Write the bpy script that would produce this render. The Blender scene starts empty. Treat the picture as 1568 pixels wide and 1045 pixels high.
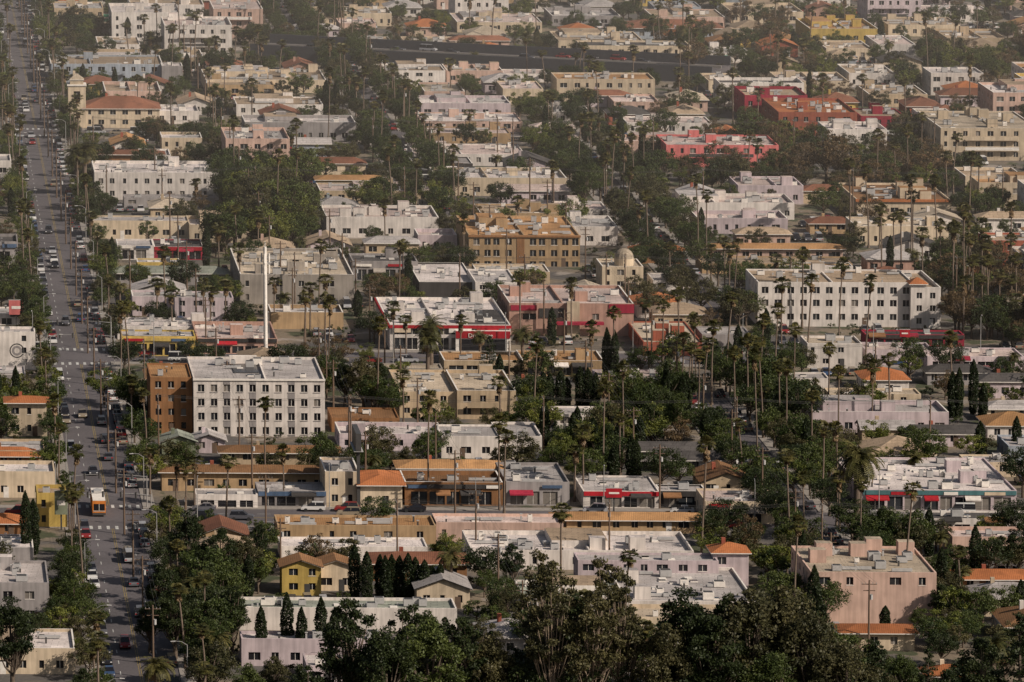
import bpy, math, random
import numpy as np
R=random.Random(11); NR=np.random.RandomState(5)
sc=bpy.context.scene
# ---------------- camera on the hillside, 215 m above the plain -------------
CAMH=215.0; PITCH=math.radians(9.8); FL=200/36*1568
cam=bpy.data.objects.new("camera",bpy.data.cameras.new("camera")); sc.collection.objects.link(cam)
cam.data.lens=200; cam.data.sensor_width=36; cam.data.clip_start=5; cam.data.clip_end=60000
cam.location=(0,0,CAMH); cam.rotation_euler=(math.radians(90)-PITCH,0,0); sc.camera=cam
def ray(u,v):
    dx=(u-784)/FL; dy=(522.5-v)/FL
    return (dx, math.cos(PITCH)+dy*math.sin(PITCH), -math.sin(PITCH)+dy*math.cos(PITCH))
def W(u,v,z=0.0):           # survey bearing -> point on the horizontal plane z
    d=ray(u,v); t=(z-CAMH)/d[2]; return (d[0]*t,d[1]*t)
def HT(u,v,y):              # height of a sight line above the ground at distance y
    d=ray(u,v); return CAMH+y/d[1]*d[2]
# street grid axes of the district (a: east-west, b: north-south)
FX,FY=0.9996,-0.028; DX,DY=-0.1075,0.9942
DET=FX*DY-DX*FY
def ab(x,y): return ((x*DY-y*DX)/DET, (FX*y-FY*x)/DET)
def xy(a,b): return (a*FX+b*DX, a*FY+b*DY)
def AB(u,v): return ab(*W(u,v))
ANG_D=math.atan2(DY,DX); ANG_F=math.atan2(FY,FX)
# ---------------- occupancy -------------------
GX0,GY0=-260,840; occ=np.zeros((1300,520),bool); clr=np.zeros((1300,520),bool); res=np.zeros((1300,520),bool)
def mark(M,a0,a1,b0,b1):
    if a1<=a0 or b1<=b0: return
    A,B=np.meshgrid(np.arange(a0,a1+.5,.6),np.arange(b0,b1+.5,.6))
    X=(A*FX+B*DX-GX0).astype(int); Y=(A*FY+B*DY-GY0).astype(int)
    k=(X>=0)&(X<520)&(Y>=0)&(Y<1300); M[Y[k],X[k]]=True
def test(M,a0,a1,b0,b1):
    A,B=np.meshgrid(np.linspace(a0,a1,8),np.linspace(b0,b1,8))
    X=(A*FX+B*DX-GX0).astype(int); Y=(A*FY+B*DY-GY0).astype(int)
    k=(X>=0)&(X<520)&(Y>=0)&(Y<1300); return bool(M[Y[k],X[k]].any())
def hit(M,x,y):
    X=int(x-GX0);Y=int(y-GY0)
    return 0<=X<520 and 0<=Y<1300 and bool(M[Y,X])
# ---------------- materials -------------------
MC={}
def newmat(n):
    m=bpy.data.materials.new(n); m.use_nodes=True; nt=m.node_tree
    return m,nt,nt.nodes['Principled BSDF']
def N(nt,t,**k):
    n=nt.nodes.new(t)
    for a,b in k.items(): setattr(n,a,b)
    return n
def noise(nt,co,scale,detail=4,vec=None):
    n=N(nt,'ShaderNodeTexNoise'); n.inputs['Scale'].default_value=scale; n.inputs['Detail'].default_value=detail
    if vec:
        mp=N(nt,'ShaderNodeMapping'); mp.inputs['Scale'].default_value=vec
        nt.links.new(co,mp.inputs['Vector']); co=mp.outputs['Vector']
    nt.links.new(co,n.inputs['Vector']); return n.outputs['Fac']
def mrange(nt,f,a,b,c,d):
    n=N(nt,'ShaderNodeMapRange'); nt.links.new(f,n.inputs[0])
    for i,v in enumerate((a,b,c,d)): n.inputs[i+1].default_value=v
    return n.outputs[0]
def mul(nt,col,f):
    n=N(nt,'ShaderNodeVectorMath',operation='SCALE')
    nt.links.new(col,n.inputs[0]) if not isinstance(col,tuple) else setattr(n.inputs[0],'default_value',col[:3])
    nt.links.new(f,n.inputs['Scale']); return n.outputs[0]
def mixc(nt,f,a,b):
    n=N(nt,'ShaderNodeMix',data_type='RGBA')
    nt.links.new(f,n.inputs[0]) if not isinstance(f,float) else setattr(n.inputs[0],'default_value',f)
    for i,c in ((6,a),(7,b)):
        if isinstance(c,tuple): n.inputs[i].default_value=(*c[:3],1)
        else: nt.links.new(c,n.inputs[i])
    return n.outputs[2]
def mathn(nt,op,a,b):
    n=N(nt,'ShaderNodeMath',operation=op)
    for i,c in enumerate((a,b)):
        if isinstance(c,(int,float)): n.inputs[i].default_value=c
        else: nt.links.new(c,n.inputs[i])
    return n.outputs[0]
WC=dict(white=(.74,.67,.61),cream=(.62,.50,.36),tan=(.44,.30,.17),brown=(.28,.14,.065),pink=(.61,.42,.34),lav=(.56,.465,.475),
 gray=(.34,.31,.30),blueg=(.34,.37,.41),yellow=(.58,.41,.12),crimson=(.32,.025,.05),brick=(.35,.105,.065),rose=(.64,.18,.17),
 dark=(.055,.05,.048),beige=(.51,.39,.26),concrete=(.33,.29,.25),dpink=(.52,.32,.25),teal=(.08,.18,.19),red=(.42,.02,.03),green=(.21,.23,.16),orange=(.60,.20,.04),blue=(.09,.14,.23))
RC=dict(white=(.72,.64,.60),lgray=(.46,.42,.40),pinkr=(.63,.50,.45),tanr=(.43,.32,.22),tile=(.45,.16,.06),brown=(.25,.13,.06),
 dgray=(.105,.095,.09),cream=(.56,.46,.345),terra=(.46,.25,.11),green=(.33,.35,.29),redb=(.26,.11,.065))
def wall(c):
    k='stucco_'+c
    if k in MC: return MC[k]
    m,nt,p=newmat(k); co=N(nt,'ShaderNodeTexCoord').outputs['Object']; oi=N(nt,'ShaderNodeObjectInfo').outputs['Random']
    f=mrange(nt,noise(nt,co,.35,5),.3,.7,.80,1.06)
    s=mrange(nt,noise(nt,co,1.0,3,(1.6,1.6,.12)),.35,.6,.78,1.0)
    g=mathn(nt,'MULTIPLY',mathn(nt,'MULTIPLY',f,s),mrange(nt,oi,0,1,.80,1.08))
    nt.links.new(mul(nt,WC[c],g),p.inputs['Base Color']); p.inputs['Roughness'].default_value=.9
    p.inputs['Specular IOR Level'].default_value=.2
    MC[k]=m; return m
def roof(c):
    k='roofing_'+c
    if k in MC: return MC[k]
    m,nt,p=newmat(k); co=N(nt,'ShaderNodeTexCoord').outputs['Object']; oi=N(nt,'ShaderNodeObjectInfo').outputs['Random']
    col=RC[c]
    f=mrange(nt,noise(nt,co,.13,6),.35,.68,.66,1.08)
    f2=mrange(nt,noise(nt,co,2.2,5),.3,.7,.82,1.1)
    g=mathn(nt,'MULTIPLY',mathn(nt,'MULTIPLY',f,f2),mrange(nt,oi,0,1,.70,1.08))
    if c in('tile','terra','redb','brown'):
        w=N(nt,'ShaderNodeTexWave'); w.inputs['Scale'].default_value=.9; w.inputs['Distortion'].default_value=.6; nt.links.new(co,w.inputs['Vector'])
        g=mathn(nt,'MULTIPLY',g,mrange(nt,w.outputs['Fac'],0,1,.75,1.1))
    else:
        b=N(nt,'ShaderNodeTexBrick'); b.inputs['Scale'].default_value=.22; b.inputs['Mortar Size'].default_value=.012
        b.inputs['Color1'].default_value=(1,1,1,1); b.inputs['Color2'].default_value=(.86,.86,.86,1); b.inputs['Mortar'].default_value=(.6,.6,.6,1)
        nt.links.new(co,b.inputs['Vector']); g=mathn(nt,'MULTIPLY',g,b.outputs['Color'])
    st=mrange(nt,noise(nt,co,.3,7),.56,.68,0,.55)
    nt.links.new(mixc(nt,st,mul(nt,col,g),tuple(x*.42 for x in col)),p.inputs['Base Color'])
    p.inputs['Roughness'].default_value=.85; p.inputs['Specular IOR Level'].default_value=.25
    MC[k]=m; return m
def plain(n,c,rough=.7,metal=0,spec=.4,var=.15):
    if n in MC: return MC[n]
    m,nt,p=newmat(n); co=N(nt,'ShaderNodeTexCoord').outputs['Object']
    f=mrange(nt,noise(nt,co,1.3,4),.3,.7,1-var,1+var*.6)
    nt.links.new(mul(nt,c,f),p.inputs['Base Color'])
    p.inputs['Roughness'].default_value=rough; p.inputs['Metallic'].default_value=metal; p.inputs['Specular IOR Level'].default_value=spec
    MC[n]=m; return m
GLASS=[plain('window_glass',(.025,.028,.032),.15,0,.5),plain('window_glass_dark',(.012,.012,.015),.25,0,.5),plain('window_blinds',(.17,.15,.13),.5)]
METAL=plain('painted_metal',(.38,.37,.36),.5,.0); DARKM=plain('dark_metal',(.06,.057,.055),.5); WTRIM=plain('white_trim',(.70,.65,.59),.6)
WOODP=plain('pole_wood',(.12,.08,.055),.9); GALV=plain('galvanised_steel',(.30,.29,.28),.5,.2)
# ---------------- building builder -------------------
def mesh_obj(name,verts,faces,mats,midx,parent=None,loc=None):
    me=bpy.data.meshes.new(name); me.from_pydata(verts,[],faces)
    for m in mats: me.materials.append(m)
    if len(mats)>1: me.polygons.foreach_set('material_index',midx)
    o=bpy.data.objects.new(name,me); sc.collection.objects.link(o)
    if parent: o.parent=parent
    if loc: o.location=loc
    return o
class Bd:
    def __init__(s,name,a,b): s.name=name; s.a=a; s.b=b; s.p={}
    def f(s,part,mat,pts):
        P=s.p.setdefault(part,[[],[],[],[]]); n=len(P[0])
        for (a,b,z) in pts: P[0].append((a*FX+b*DX,a*FY+b*DY,z))
        P[1].append(tuple(range(n,n+len(pts))))
        if mat not in P[2]: P[2].append(mat)
        P[3].append(P[2].index(mat))
    def box(s,part,m,a0,a1,b0,b1,z0,z1,top=None,bottom=False):
        s.f(part,top or m,[(a0,b0,z1),(a1,b0,z1),(a1,b1,z1),(a0,b1,z1)])
        s.f(part,m,[(a0,b0,z0),(a1,b0,z0),(a1,b0,z1),(a0,b0,z1)])
        s.f(part,m,[(a1,b0,z0),(a1,b1,z0),(a1,b1,z1),(a1,b0,z1)])
        s.f(part,m,[(a1,b1,z0),(a0,b1,z0),(a0,b1,z1),(a1,b1,z1)])
        s.f(part,m,[(a0,b1,z0),(a0,b0,z0),(a0,b0,z1),(a0,b1,z1)])
        if bottom: s.f(part,m,[(a0,b0,z0),(a0,b1,z0),(a1,b1,z0),(a1,b0,z0)])
    def facade(s,m,o,d,L,z0,z1,n,cols,rows,rec=.25,glass=None,part='walls'):
        P=lambda t,z,i=0:(o[0]+d[0]*t-n[0]*i,o[1]+d[1]*t-n[1]*i,z)
        xs=[0]+[q for c in cols for q in c]+[L]; zs=[z0]+[q for r in rows for q in r]+[z1]
        if not rows or not cols:
            s.f(part,m,[P(0,z0),P(L,z0),P(L,z1),P(0,z1)]); return
        for j in range(len(zs)-1):
            if j%2==0: s.f(part,m,[P(0,zs[j]),P(L,zs[j]),P(L,zs[j+1]),P(0,zs[j+1])]); continue
            for i in range(len(xs)-1):
                x0,x1,y0,y1=xs[i],xs[i+1],zs[j],zs[j+1]
                if i%2==0: s.f(part,m,[P(x0,y0),P(x1,y0),P(x1,y1),P(x0,y1)])
                else:
                    g=glass or R.choices(GLASS,[5,5,1.6])[0]
                    s.f('windows',g,[P(x0,y0,rec),P(x1,y0,rec),P(x1,y1,rec),P(x0,y1,rec)])
                    s.f(part,m,[P(x0,y0),P(x1,y0),P(x1,y0,rec),P(x0,y0,rec)])
                    s.f(part,m,[P(x0,y1,rec),P(x1,y1,rec),P(x1,y1),P(x0,y1)])
                    s.f(part,m,[P(x0,y0),P(x0,y0,rec),P(x0,y1,rec),P(x0,y1)])
                    s.f(part,m,[P(x1,y0,rec),P(x1,y0),P(x1,y1),P(x1,y1,rec)])
                    if x1-x0>1.1:
                        xm=(x0+x1)/2; s.f('windows',WTRIM,[P(xm-.04,y0,rec-.05),P(xm+.04,y0,rec-.05),P(xm+.04,y1,rec-.05),P(xm-.04,y1,rec-.05)])
                    if y0>1 and R.random()<.5:
                        s.f('windows',WTRIM,[P(x0-.08,y0-.1,-.06),P(x1+.08,y0-.1,-.06),P(x1+.08,y0,-.06),P(x0-.08,y0,-.06)])
    def finish(s):
        x,y=xy(s.a,s.b); e=bpy.data.objects.new(s.name,None); e.location=(x,y,0); e.empty_display_size=1; sc.collection.objects.link(e)
        for k,(v,f,m,i) in s.p.items():
            if f: mesh_obj(k,v,f,m,i,parent=e)
        return e
def cols_for(L,sp=3.2,kind='apt'):
    out=[]; t=R.uniform(.7,1.4)
    while t<L-1.2:
        w=R.choice([.8,1.2,1.2,1.6,2.0]) if kind!='shop' else R.uniform(2.2,3.6)
        if t+w>L-.5: break
        out.append((t,t+w)); t+=w+(R.uniform(.8,1.15)*(sp-1.3) if kind!='shop' else R.uniform(.3,.7))
        if kind=='ware' : t+=R.uniform(1,6)
    return out
def rows_for(h,kind,par):
    H=h-par; n=max(1,round(H/3.1)); fh=H/n
    if kind=='shop':
        r=[(.15,min(2.7,H-.8))]
        for i in range(1,n): r.append((i*fh+1.0,i*fh+2.3))
        return r
    return [(i*fh+1.0,i*fh+min(2.35,fh-.35)) for i in range(n)]
def flat_roof(B,w,d,h,par,wm,rm,clutter=1.0):
    t=.28; z=h-par
    B.f('roof',rm,[(t,t,z),(w-t,t,z),(w-t,d-t,z),(t,d-t,z)])
    cp=R.choice([wm,WTRIM,wm])
    for q in ([(0,0,h),(w,0,h),(w-t,t,h),(t,t,h)],[(w,0,h),(w,d,h),(w-t,d-t,h),(w-t,t,h)],[(w,d,h),(0,d,h),(t,d-t,h),(w-t,d-t,h)],[(0,d,h),(0,0,h),(t,t,h),(t,d-t,h)]):
        B.f('parapet',cp,q)
    for q in ([(t,t,z),(w-t,t,z),(w-t,t,h),(t,t,h)],[(w-t,t,z),(w-t,d-t,z),(w-t,d-t,h),(w-t,t,h)],[(w-t,d-t,z),(t,d-t,z),(t,d-t,h),(w-t,d-t,h)],[(t,d-t,z),(t,t,z),(t,t,h),(t,d-t,h)]):
        B.f('parapet',wm,q)
    if w>16 and d>14 and R.random()<.5:   # a party wall dividing the roof
        k=w*R.uniform(.35,.65); B.box('party_wall',wm,k-.15,k+.15,t,d-t,z,h+.02)
    if w>15 and d>12 and R.random()<.35 and clutter>=1:   # raised roof section
        k0=w*R.uniform(.08,.4); k1=k0+w*R.uniform(.25,.45); j0=d*R.uniform(.3,.5); B.box('raised_roof_section',wm,k0,min(k1,w-.6),j0,d-.6,z+.003,h+R.uniform(.5,1.6),top=R.choice([rm,roof('lgray'),roof('tanr')]))
    n=int(min(42,w*d/22)*clutter*R.uniform(.6,1.3))
    for _ in range(n):
        a=R.uniform(1.2,max(1.3,w-3)); b=R.uniform(1.2,max(1.3,d-3)); k=R.random()
        if k<.4:
            s_=R.uniform(.6,1.7); hh=R.uniform(.6,1.4)
            B.box('rooftop_units',R.choice([METAL,WTRIM,METAL]),a,a+s_*1.2,b,b+s_,z+.12,z+.12+hh,bottom=True)
            B.box('rooftop_units',DARKM,a+.2,a+s_*1.2-.2,b+.2,b+s_-.2,z+.12+hh,z+.2+hh)
            B.box('rooftop_units',DARKM,a+.15,a+s_*1.2-.15,b+.1,b+s_-.1,z,z+.12)
        elif k<.65:
            B.box('roof_vents',R.choice([DARKM,METAL]),a,a+.3,b,b+.3,z,z+R.uniform(.5,1.1)); 
            B.box('roof_vents',METAL,a-.1,a+.4,b-.1,b+.4,z+1.1,z+1.2,bottom=True)
        elif k<.8 and w>10 and d>8:
            L=R.uniform(2,min(6,w-a)); B.box('roof_ducts',METAL,a,min(a+L,w-.5),b,b+.5,z+.15,z+.6,bottom=True)
        elif k<.92: B.box('skylights',WTRIM,a,a+1.3,b,b+1.3,z,z+.25,top=R.choice([GLASS[0],WTRIM]))
        elif w>12 and d>12: B.box('stair_penthouse',wm,a,a+2.8,b,b+2.4,z,z+2.3,top=rm)
def pitched(B,w,d,h,rise,rm,wm,hip=True,along=True,ov=.5):
    a0,a1,b0,b1=-ov,w+ov,-ov,d+ov; z=h-.05; t=.16
    if along:
        i=min((d+2*ov)/2,(w+2*ov)/2-.2) if hip else 0; r0=(a0+i,d/2,h+rise); r1=(a1-i,d/2,h+rise)
        polys=[[(a0,b0,z),(a1,b0,z),r1,r0],[(a1,b1,z),(a0,b1,z),r0,r1]]
        if hip: polys+=[[(a1,b0,z),(a1,b1,z),r1],[(a0,b1,z),(a0,b0,z),r0]]
        else:
            for a in(0,w): B.f('walls',wm,[(a,0,h),(a,d,h),(a,d/2,h+rise*.93)])
    else:
        i=min((w+2*ov)/2,(d+2*ov)/2-.2) if hip else 0; r0=(w/2,b0+i,h+rise); r1=(w/2,b1-i,h+rise)
        polys=[[(a1,b0,z),(a1,b1,z),r1,r0],[(a0,b1,z),(a0,b0,z),r0,r1]]
        if hip: polys+=[[(a0,b0,z),(a1,b0,z),r0],[(a1,b1,z),(a0,b1,z),r1]]
        else:
            for b in(0,d): B.f('walls',wm,[(0,b,h),(w,b,h),(w/2,b,h+rise*.93)])
    for q in polys:
        B.f('roof',rm,q); B.f('eaves',WTRIM if R.random()<.5 else DARKM,[(x,y,zz-t) for x,y,zz in q])
    for q in ([(a0,b0,z),(a1,b0,z),(a1,b0,z-t),(a0,b0,z-t)],[(a0,b0,z),(a0,b1,z),(a0,b1,z-t),(a0,b0,z-t)],[(a1,b0,z),(a1,b1,z),(a1,b1,z-t),(a1,b0,z-t)]):
        if hip or along: B.f('eaves',WTRIM,q)
    if R.random()<.6: B.box('chimney',wall('brick') if R.random()<.5 else wm,w*.3,w*.3+.7,d*.5,d*.5+.7,h,h+rise+.7)
NAMES=dict(apt='apartment_building',shop='shop_building',ware='commercial_building',gable='gabled_house',hip='hip_roofed_house',mission='spanish_style_building')
def building(a,b,w,d,h,wc,rc,kind,name=None,fascia=None,cols=None,rows=None,clutter=1.0,fin=True,par=None):
    B=Bd(name or NAMES[kind],a,b); wm=wall(wc); rm=roof(rc)
    pk='apt' if kind in('gable','hip','mission') else kind
    if kind in('gable','hip','mission'): par=0
    elif par is None: par=R.choice([.35,.5,.7,.9]) if h>3.4 else .3
    rw=rows if rows is not None else rows_for(h,pk,par)
    if kind=='ware' and h>4.5 and rows is None and R.random()<.5: rw=rw[-1:]
    cf=cols if cols is not None else cols_for(w,3.3,pk)
    if kind=='ware' and R.random()<.3: cf=[]
    B.facade(wm,(0,0),(1,0),w,0,h,(0,-1),cf,rw)
    sr=rows_for(h,'apt',par)
    B.facade(wm,(w,0),(0,1),d,0,h,(1,0),cols_for(d,4.5,'apt'),sr)
    B.facade(wm,(0,d),(0,-1),d,0,h,(-1,0),cols_for(d,4.5,'apt'),sr)
    B.facade(wm,(w,d),(-1,0),w,0,h,(0,1),cols_for(w,4.5,'apt'),sr)
    if pk=='apt' and w>6:
        t=R.uniform(1,w-2); B.f('door',R.choice([DARKM,WOODP,WTRIM]),[(t,-.03,0),(t+1,-.03,0),(t+1,-.03,2.1),(t,-.03,2.1)])
    if kind=='apt' and h>5.5 and w>12 and cols is None and R.random()<.5:   # access gallery or balconies on the upper floor
        z=h-par; n=max(1,round(z/3.1)); fh=z/n; t0=R.uniform(0,.3)*w; t1=w*R.uniform(.6,1)
        for i in range(1,n):
            B.box('balcony_slab',wm,t0,t1,-1.2,-.02,i*fh-.1,i*fh+.06,bottom=True)
            B.box('balcony_rail',R.choice([DARKM,wm,WTRIM]),t0,t1,-1.2,-1.12,i*fh+.07,i*fh+.95,bottom=True)
    if kind in('gable','hip'): pitched(B,w,d,h,min(3.2,max(1.3,min(w,d)*.2)),rm,wm,kind=='hip',w>d*(1 if kind=='hip' else 1.25))
    elif kind=='mission': pitched(B,w,d,h,min(2.4,min(w,d)*.14),rm,wm,True,w>d,.8)
    else: flat_roof(B,w,d,h,par,wm,rm,clutter)
    if fascia:
        z1=min(h-.1,4.1) if h<6 else 3.9; B.box('shop_fascia',wall(fascia),.1,w-.1,-.25,-.02,z1-.8,z1,bottom=True)
    if kind=='shop':
        t=.6
        while t<w-3:
            L=R.uniform(2.5,5)
            if R.random()<.4:
                m=wall(R.choice(['red','dark','brown','white','dark','crimson','concrete'])); L=min(L,w-.3-t)
                B.f('awnings',m,[(t,-.04,3.0),(t+L,-.04,3.0),(t+L,-1.3,2.4),(t,-1.3,2.4)]); B.f('awnings',m,[(t,-1.3,2.4),(t+L,-1.3,2.4),(t+L,-1.3,2.15),(t,-1.3,2.15)])
            elif h>3.5:
                m=R.choice([wall('red'),wall('cream'),WTRIM,wall('blue')]); L=min(L,w-.3-t)
                B.box('shop_signs',m,t,t+L,-.36,-.262,h*.5+1.1,h*.5+1.7 if h<5 else h*.5+2,bottom=True)
            t+=L+R.uniform(.3,2)
    mark(occ,a-1,a+w+1,b-1,b+d+1)
    if fin: B.finish()
    return B
HAND=[]
def place(uL,uR,vB,vF,v0,wc,rc,kind,clear=9,**k):
    x0,y0=W(uL,v0); x1,_=W(uR,v0); a,b=ab(x0,y0); w=max(3,(x1-x0)/FX)
    h=max(2.6,HT(uL,vF,y0)); 
    hh=h+(2.0 if kind in('hip','gable','mission') else 0)
    yb=W(uL,vB,hh)[1]; d=max(6,min(60,(yb-y0)/DY))
    mark(clr,a-1,a+w+1,b-clear,b)
    HAND.append((a,b,w,d,h)); return building(a,b,w,d,h,wc,rc,kind,**k)
# ---------------- streets -------------------
road_m,nt,p=newmat('asphalt'); co=N(nt,'ShaderNodeNewGeometry').outputs['Position']
f=mathn(nt,'MULTIPLY',mrange(nt,noise(nt,co,.05,6),.3,.7,.75,1.25),mrange(nt,noise(nt,co,1.5,4),.3,.7,.85,1.15))
nt.links.new(mul(nt,(.088,.078,.082),f),p.inputs['Base Color']); p.inputs['Roughness'].default_value=.85
walk_m=plain('concrete_pavement',(.25,.225,.20),.9); line_m=plain('road_paint_white',(.45,.45,.43),.7,var=.5); yel_m=plain('road_paint_yellow',(.30,.22,.07),.7,var=.5)
gm,nt,p=newmat('ground'); co=N(nt,'ShaderNodeNewGeometry').outputs['Position']
n1=noise(nt,co,.045,4); n2=noise(nt,co,.12,5); n3=noise(nt,co,1.1,5)
c=mixc(nt,mrange(nt,n1,.45,.55,0,1),(.08,.072,.066),(.165,.13,.09))
c=mixc(nt,mrange(nt,n2,.55,.59,0,1),c,(.045,.052,.022)); c=mixc(nt,mrange(nt,n2,.36,.40,1,0),c,(.24,.205,.175))
nt.links.new(mul(nt,c,mrange(nt,n3,.3,.7,.75,1.2)),p.inputs['Base Color']); p.inputs['Roughness'].default_value=.95
def sheet(name,quads,mat,z,parent=None):
    v=[];f=[]
    for q in quads:
        n=len(v); v+= [(x,y,z) for x,y in q]; f.append(tuple(range(n,n+4)))
    return mesh_obj(name,v,f,[mat],None,parent)
mesh_obj('ground',[(-30000,-2000,0),(30000,-2000,0),(30000,40000,0),(-30000,40000,0)],[(0,1,2,3)],[gm],None)
def rq(a0,a1,b0,b1): return [xy(a0,b0),xy(a1,b0),xy(a1,b1),xy(a0,b1)]
aA,_=AB(190,900); aE,bE=AB(1245,820); aC,bC=AB(985,350); aB,bB=AB(600,220); aG,_=AB(432,20)
_,bX1=AB(700,795); _,bX2=AB(700,549); _,bX4=AB(600,205)
VB=lambda v:AB(784,v)[1]
DST=[('boulevard',aA,6.5,820,2150),('side_street',aE,4.5,VB(900),VB(600)),('side_street',aC,4,VB(480),VB(190)),('side_street',aB,4,VB(330),2150),('side_street',aG,4.5,VB(60),2150)]
XST=[('avenue',bX1,8,-320,320),('avenue',bX2,7,-320,320),('cross_street',bX4,5,-400,420)]
for i,(nm,a,hw,b0,b1) in enumerate(DST):
    r=sheet(nm,[rq(a-hw,a+hw,b0,b1)],road_m,.012); mark(occ,a-hw-2.6,a+hw+2.6,b0,b1)
    cuts=[b0]+[q for x in sorted(XST,key=lambda t:t[1]) if b0<x[1]<b1 for q in(x[1]-x[2],x[1]+x[2])]+[b1]
    L=[];Y=[];
    for k in range(0,len(cuts)-1,2):
        s0,s1=cuts[k],cuts[k+1]
        for sd in(-1,1):
            lo,hi=sorted((a+sd*hw,a+sd*(hw+2.4)))
            Bp=Bd('pavement',lo,s0); Bp.box('kerbed_slab',walk_m,0,hi-lo,0,s1-s0,0,.14); Bp.finish()
        t=s0+2
        if i==0:
            Y+= [rq(a-.22,a-.12,s0+3,s1-3),rq(a+.12,a+.22,s0+3,s1-3)]
            for e in (s0,s1):
                for q in range(8): L.append(rq(a-hw+.6+q*1.6,a-hw+1.2+q*1.6,e+(.5 if e==s0 else -3.5),e+(3.5 if e==s0 else -.5)))
            while t<s1-4:
                L+= [rq(a-3.4,a-3.25,t,t+2.5),rq(a+3.25,a+3.4,t,t+2.5)]; t+=8
        else: Y.append(rq(a-.06,a+.06,s0+2,s1-2))
    if L: sheet('lane_markings',L,line_m,.03,r)
    sheet('centre_line',Y,yel_m,.03,r)
for nm,b,hw,a0,a1 in XST:
    r=sheet(nm,[rq(a0,a1,b-hw,b+hw)],road_m,.018); mark(occ,a0,a1,b-hw-2.6,b+hw+2.6)
    ds=sorted([d for d in DST if d[3]<b<d[4]],key=lambda t:t[1])
    cuts=[a0]+[q for d in ds for q in(d[1]-d[2]-2.4,d[1]+d[2]+2.4)]+[a1]; Y=[];L=[]
    for k in range(0,len(cuts)-1,2):
        s0,s1=cuts[k],cuts[k+1]
        if s1-s0<3: continue
        for sd in(-1,1):
            lo,hi=sorted((b+sd*hw,b+sd*(hw+2.4))); Bp=Bd('pavement',s0,lo); Bp.box('kerbed_slab',walk_m,0,s1-s0,0,hi-lo,0,.14); Bp.finish()
        Y+= [rq(s0+3,s1-3,b-.22,b-.1),rq(s0+3,s1-3,b+.1,b+.22)]
        t=s0+3
        while t<s1-4: L+= [rq(t,t+2.5,b-3.6,b-3.45),rq(t,t+2.5,b+3.45,b+3.6)]; t+=8
    sheet('centre_line',Y,yel_m,.034,r); sheet('lane_markings',L,line_m,.034,r)
# freeway corridor is kept free
x0,y0=W(380,92); x1,y1=W(1090,128); fl=math.dist((x0,y0),(x1,y1)); fa=math.atan2(y1-y0,x1-x0); FWY=(x0,y0)
for t in np.arange(-5,fl+5,1.0):
    for s_ in np.arange(-20,18,1.0):
        X=int(x0+math.cos(fa)*t-math.sin(fa)*s_-GX0); Y=int(y0+math.sin(fa)*t+math.cos(fa)*s_-GY0)
        if 0<=X<520 and 0<=Y<1300:
            clr[Y,X]=True
            if s_>-3: occ[Y,X]=True
# parkland / planted blocks that no filler house may use
for u0,u1,v0,v1 in ((335,470,285,385),(930,1225,615,760),(1000,1400,235,290),(985,1140,545,600),(498,610,560,622),(1230,1320,700,760),(830,960,660,720),(380,500,60,100),(1430,1568,95,130),(560,640,235,300),(870,1010,300,345),(1440,1568,430,520),(1180,1430,120,128),(240,450,930,1080)):
    (xa,ya),(xb,yb)=W(u0,v1),W(u1,v0); X0=int(xa-GX0); X1=int(W(u1,v1)[0]-GX0); res[max(0,int(ya-GY0)):int(yb-GY0),max(0,X0):max(0,X1)]=True
# ---------------- surveyed buildings -------------------
ev=lambda w,n,ww,off=.9:[(off+i*(w-2*off-ww)/(n-1),off+i*(w-2*off-ww)/(n-1)+ww) for i in range(n)]
P=place
# the tall white apartment block on the boulevard with its brown end bay
x0,y0=W(297,668); x1,_=W(498,668); a,b=ab(x0,y0); w=(x1-x0); h=HT(297,580,y0)
rws=[(h-2.7-i*2.9,h-1.2-i*2.9) for i in range(4)][::-1]
B=Bd('apartment_building',a,b); wm=wall('white'); d=26; cs=ev(w,10,1.3)
B.facade(wm,(0,0),(1,0),w,0,h,(0,-1),cs,rws)
B.facade(wm,(w,0),(0,1),d,0,h,(1,0),cols_for(d),rws); B.facade(wm,(0,d),(0,-1),d,0,h,(-1,0),[],[]); B.facade(wm,(w,d),(-1,0),w,0,h,(0,1),cols_for(w),rws)
flat_roof(B,w,d,h,.5,wm,roof('lgray'),.8)
for i in (2,4,7):
    c=cs[i]; zz=[0.02]+[q for r in rws for q in r]+[h-.4]
    for k in range(0,len(zz),2): B.box('grey_bay_panels',wall('gray'),c[0]-.05,c[1]+.05,-.05,-.012,zz[k]+.02,zz[k+1]-.02,bottom=True)
for c in cs:
    for r in rws: B.box('window_sills',wall('gray'),c[0]-.1,c[1]+.1,-.12,-.055,r[0]-.12,r[0]-.03,bottom=True)
B.box('cornice',WTRIM,-.1,w+.1,-.25,-.01,h-.35,h+.05,bottom=True)
B.box('light_well',DARKM,w*.33,w*.52,d*.35,d*.75,h-.49,h-.3,top=GLASS[1]); B.box('light_well_wall',wm,w*.32,w*.53,d*.78,d*.81,h-.5,h+1.2)
B.finish(); mark(occ,a-1,a+w+1,b-1,b+d+1); mark(clr,a-12,a+w,b-40,b)
P(231,295,556,578,664,'brown','terra','apt',clear=44,clutter=.4,cols=[(1,2.2),(3.6,4.8),(6.2,7.2)],name='brown_brick_apartment_wing')
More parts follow.
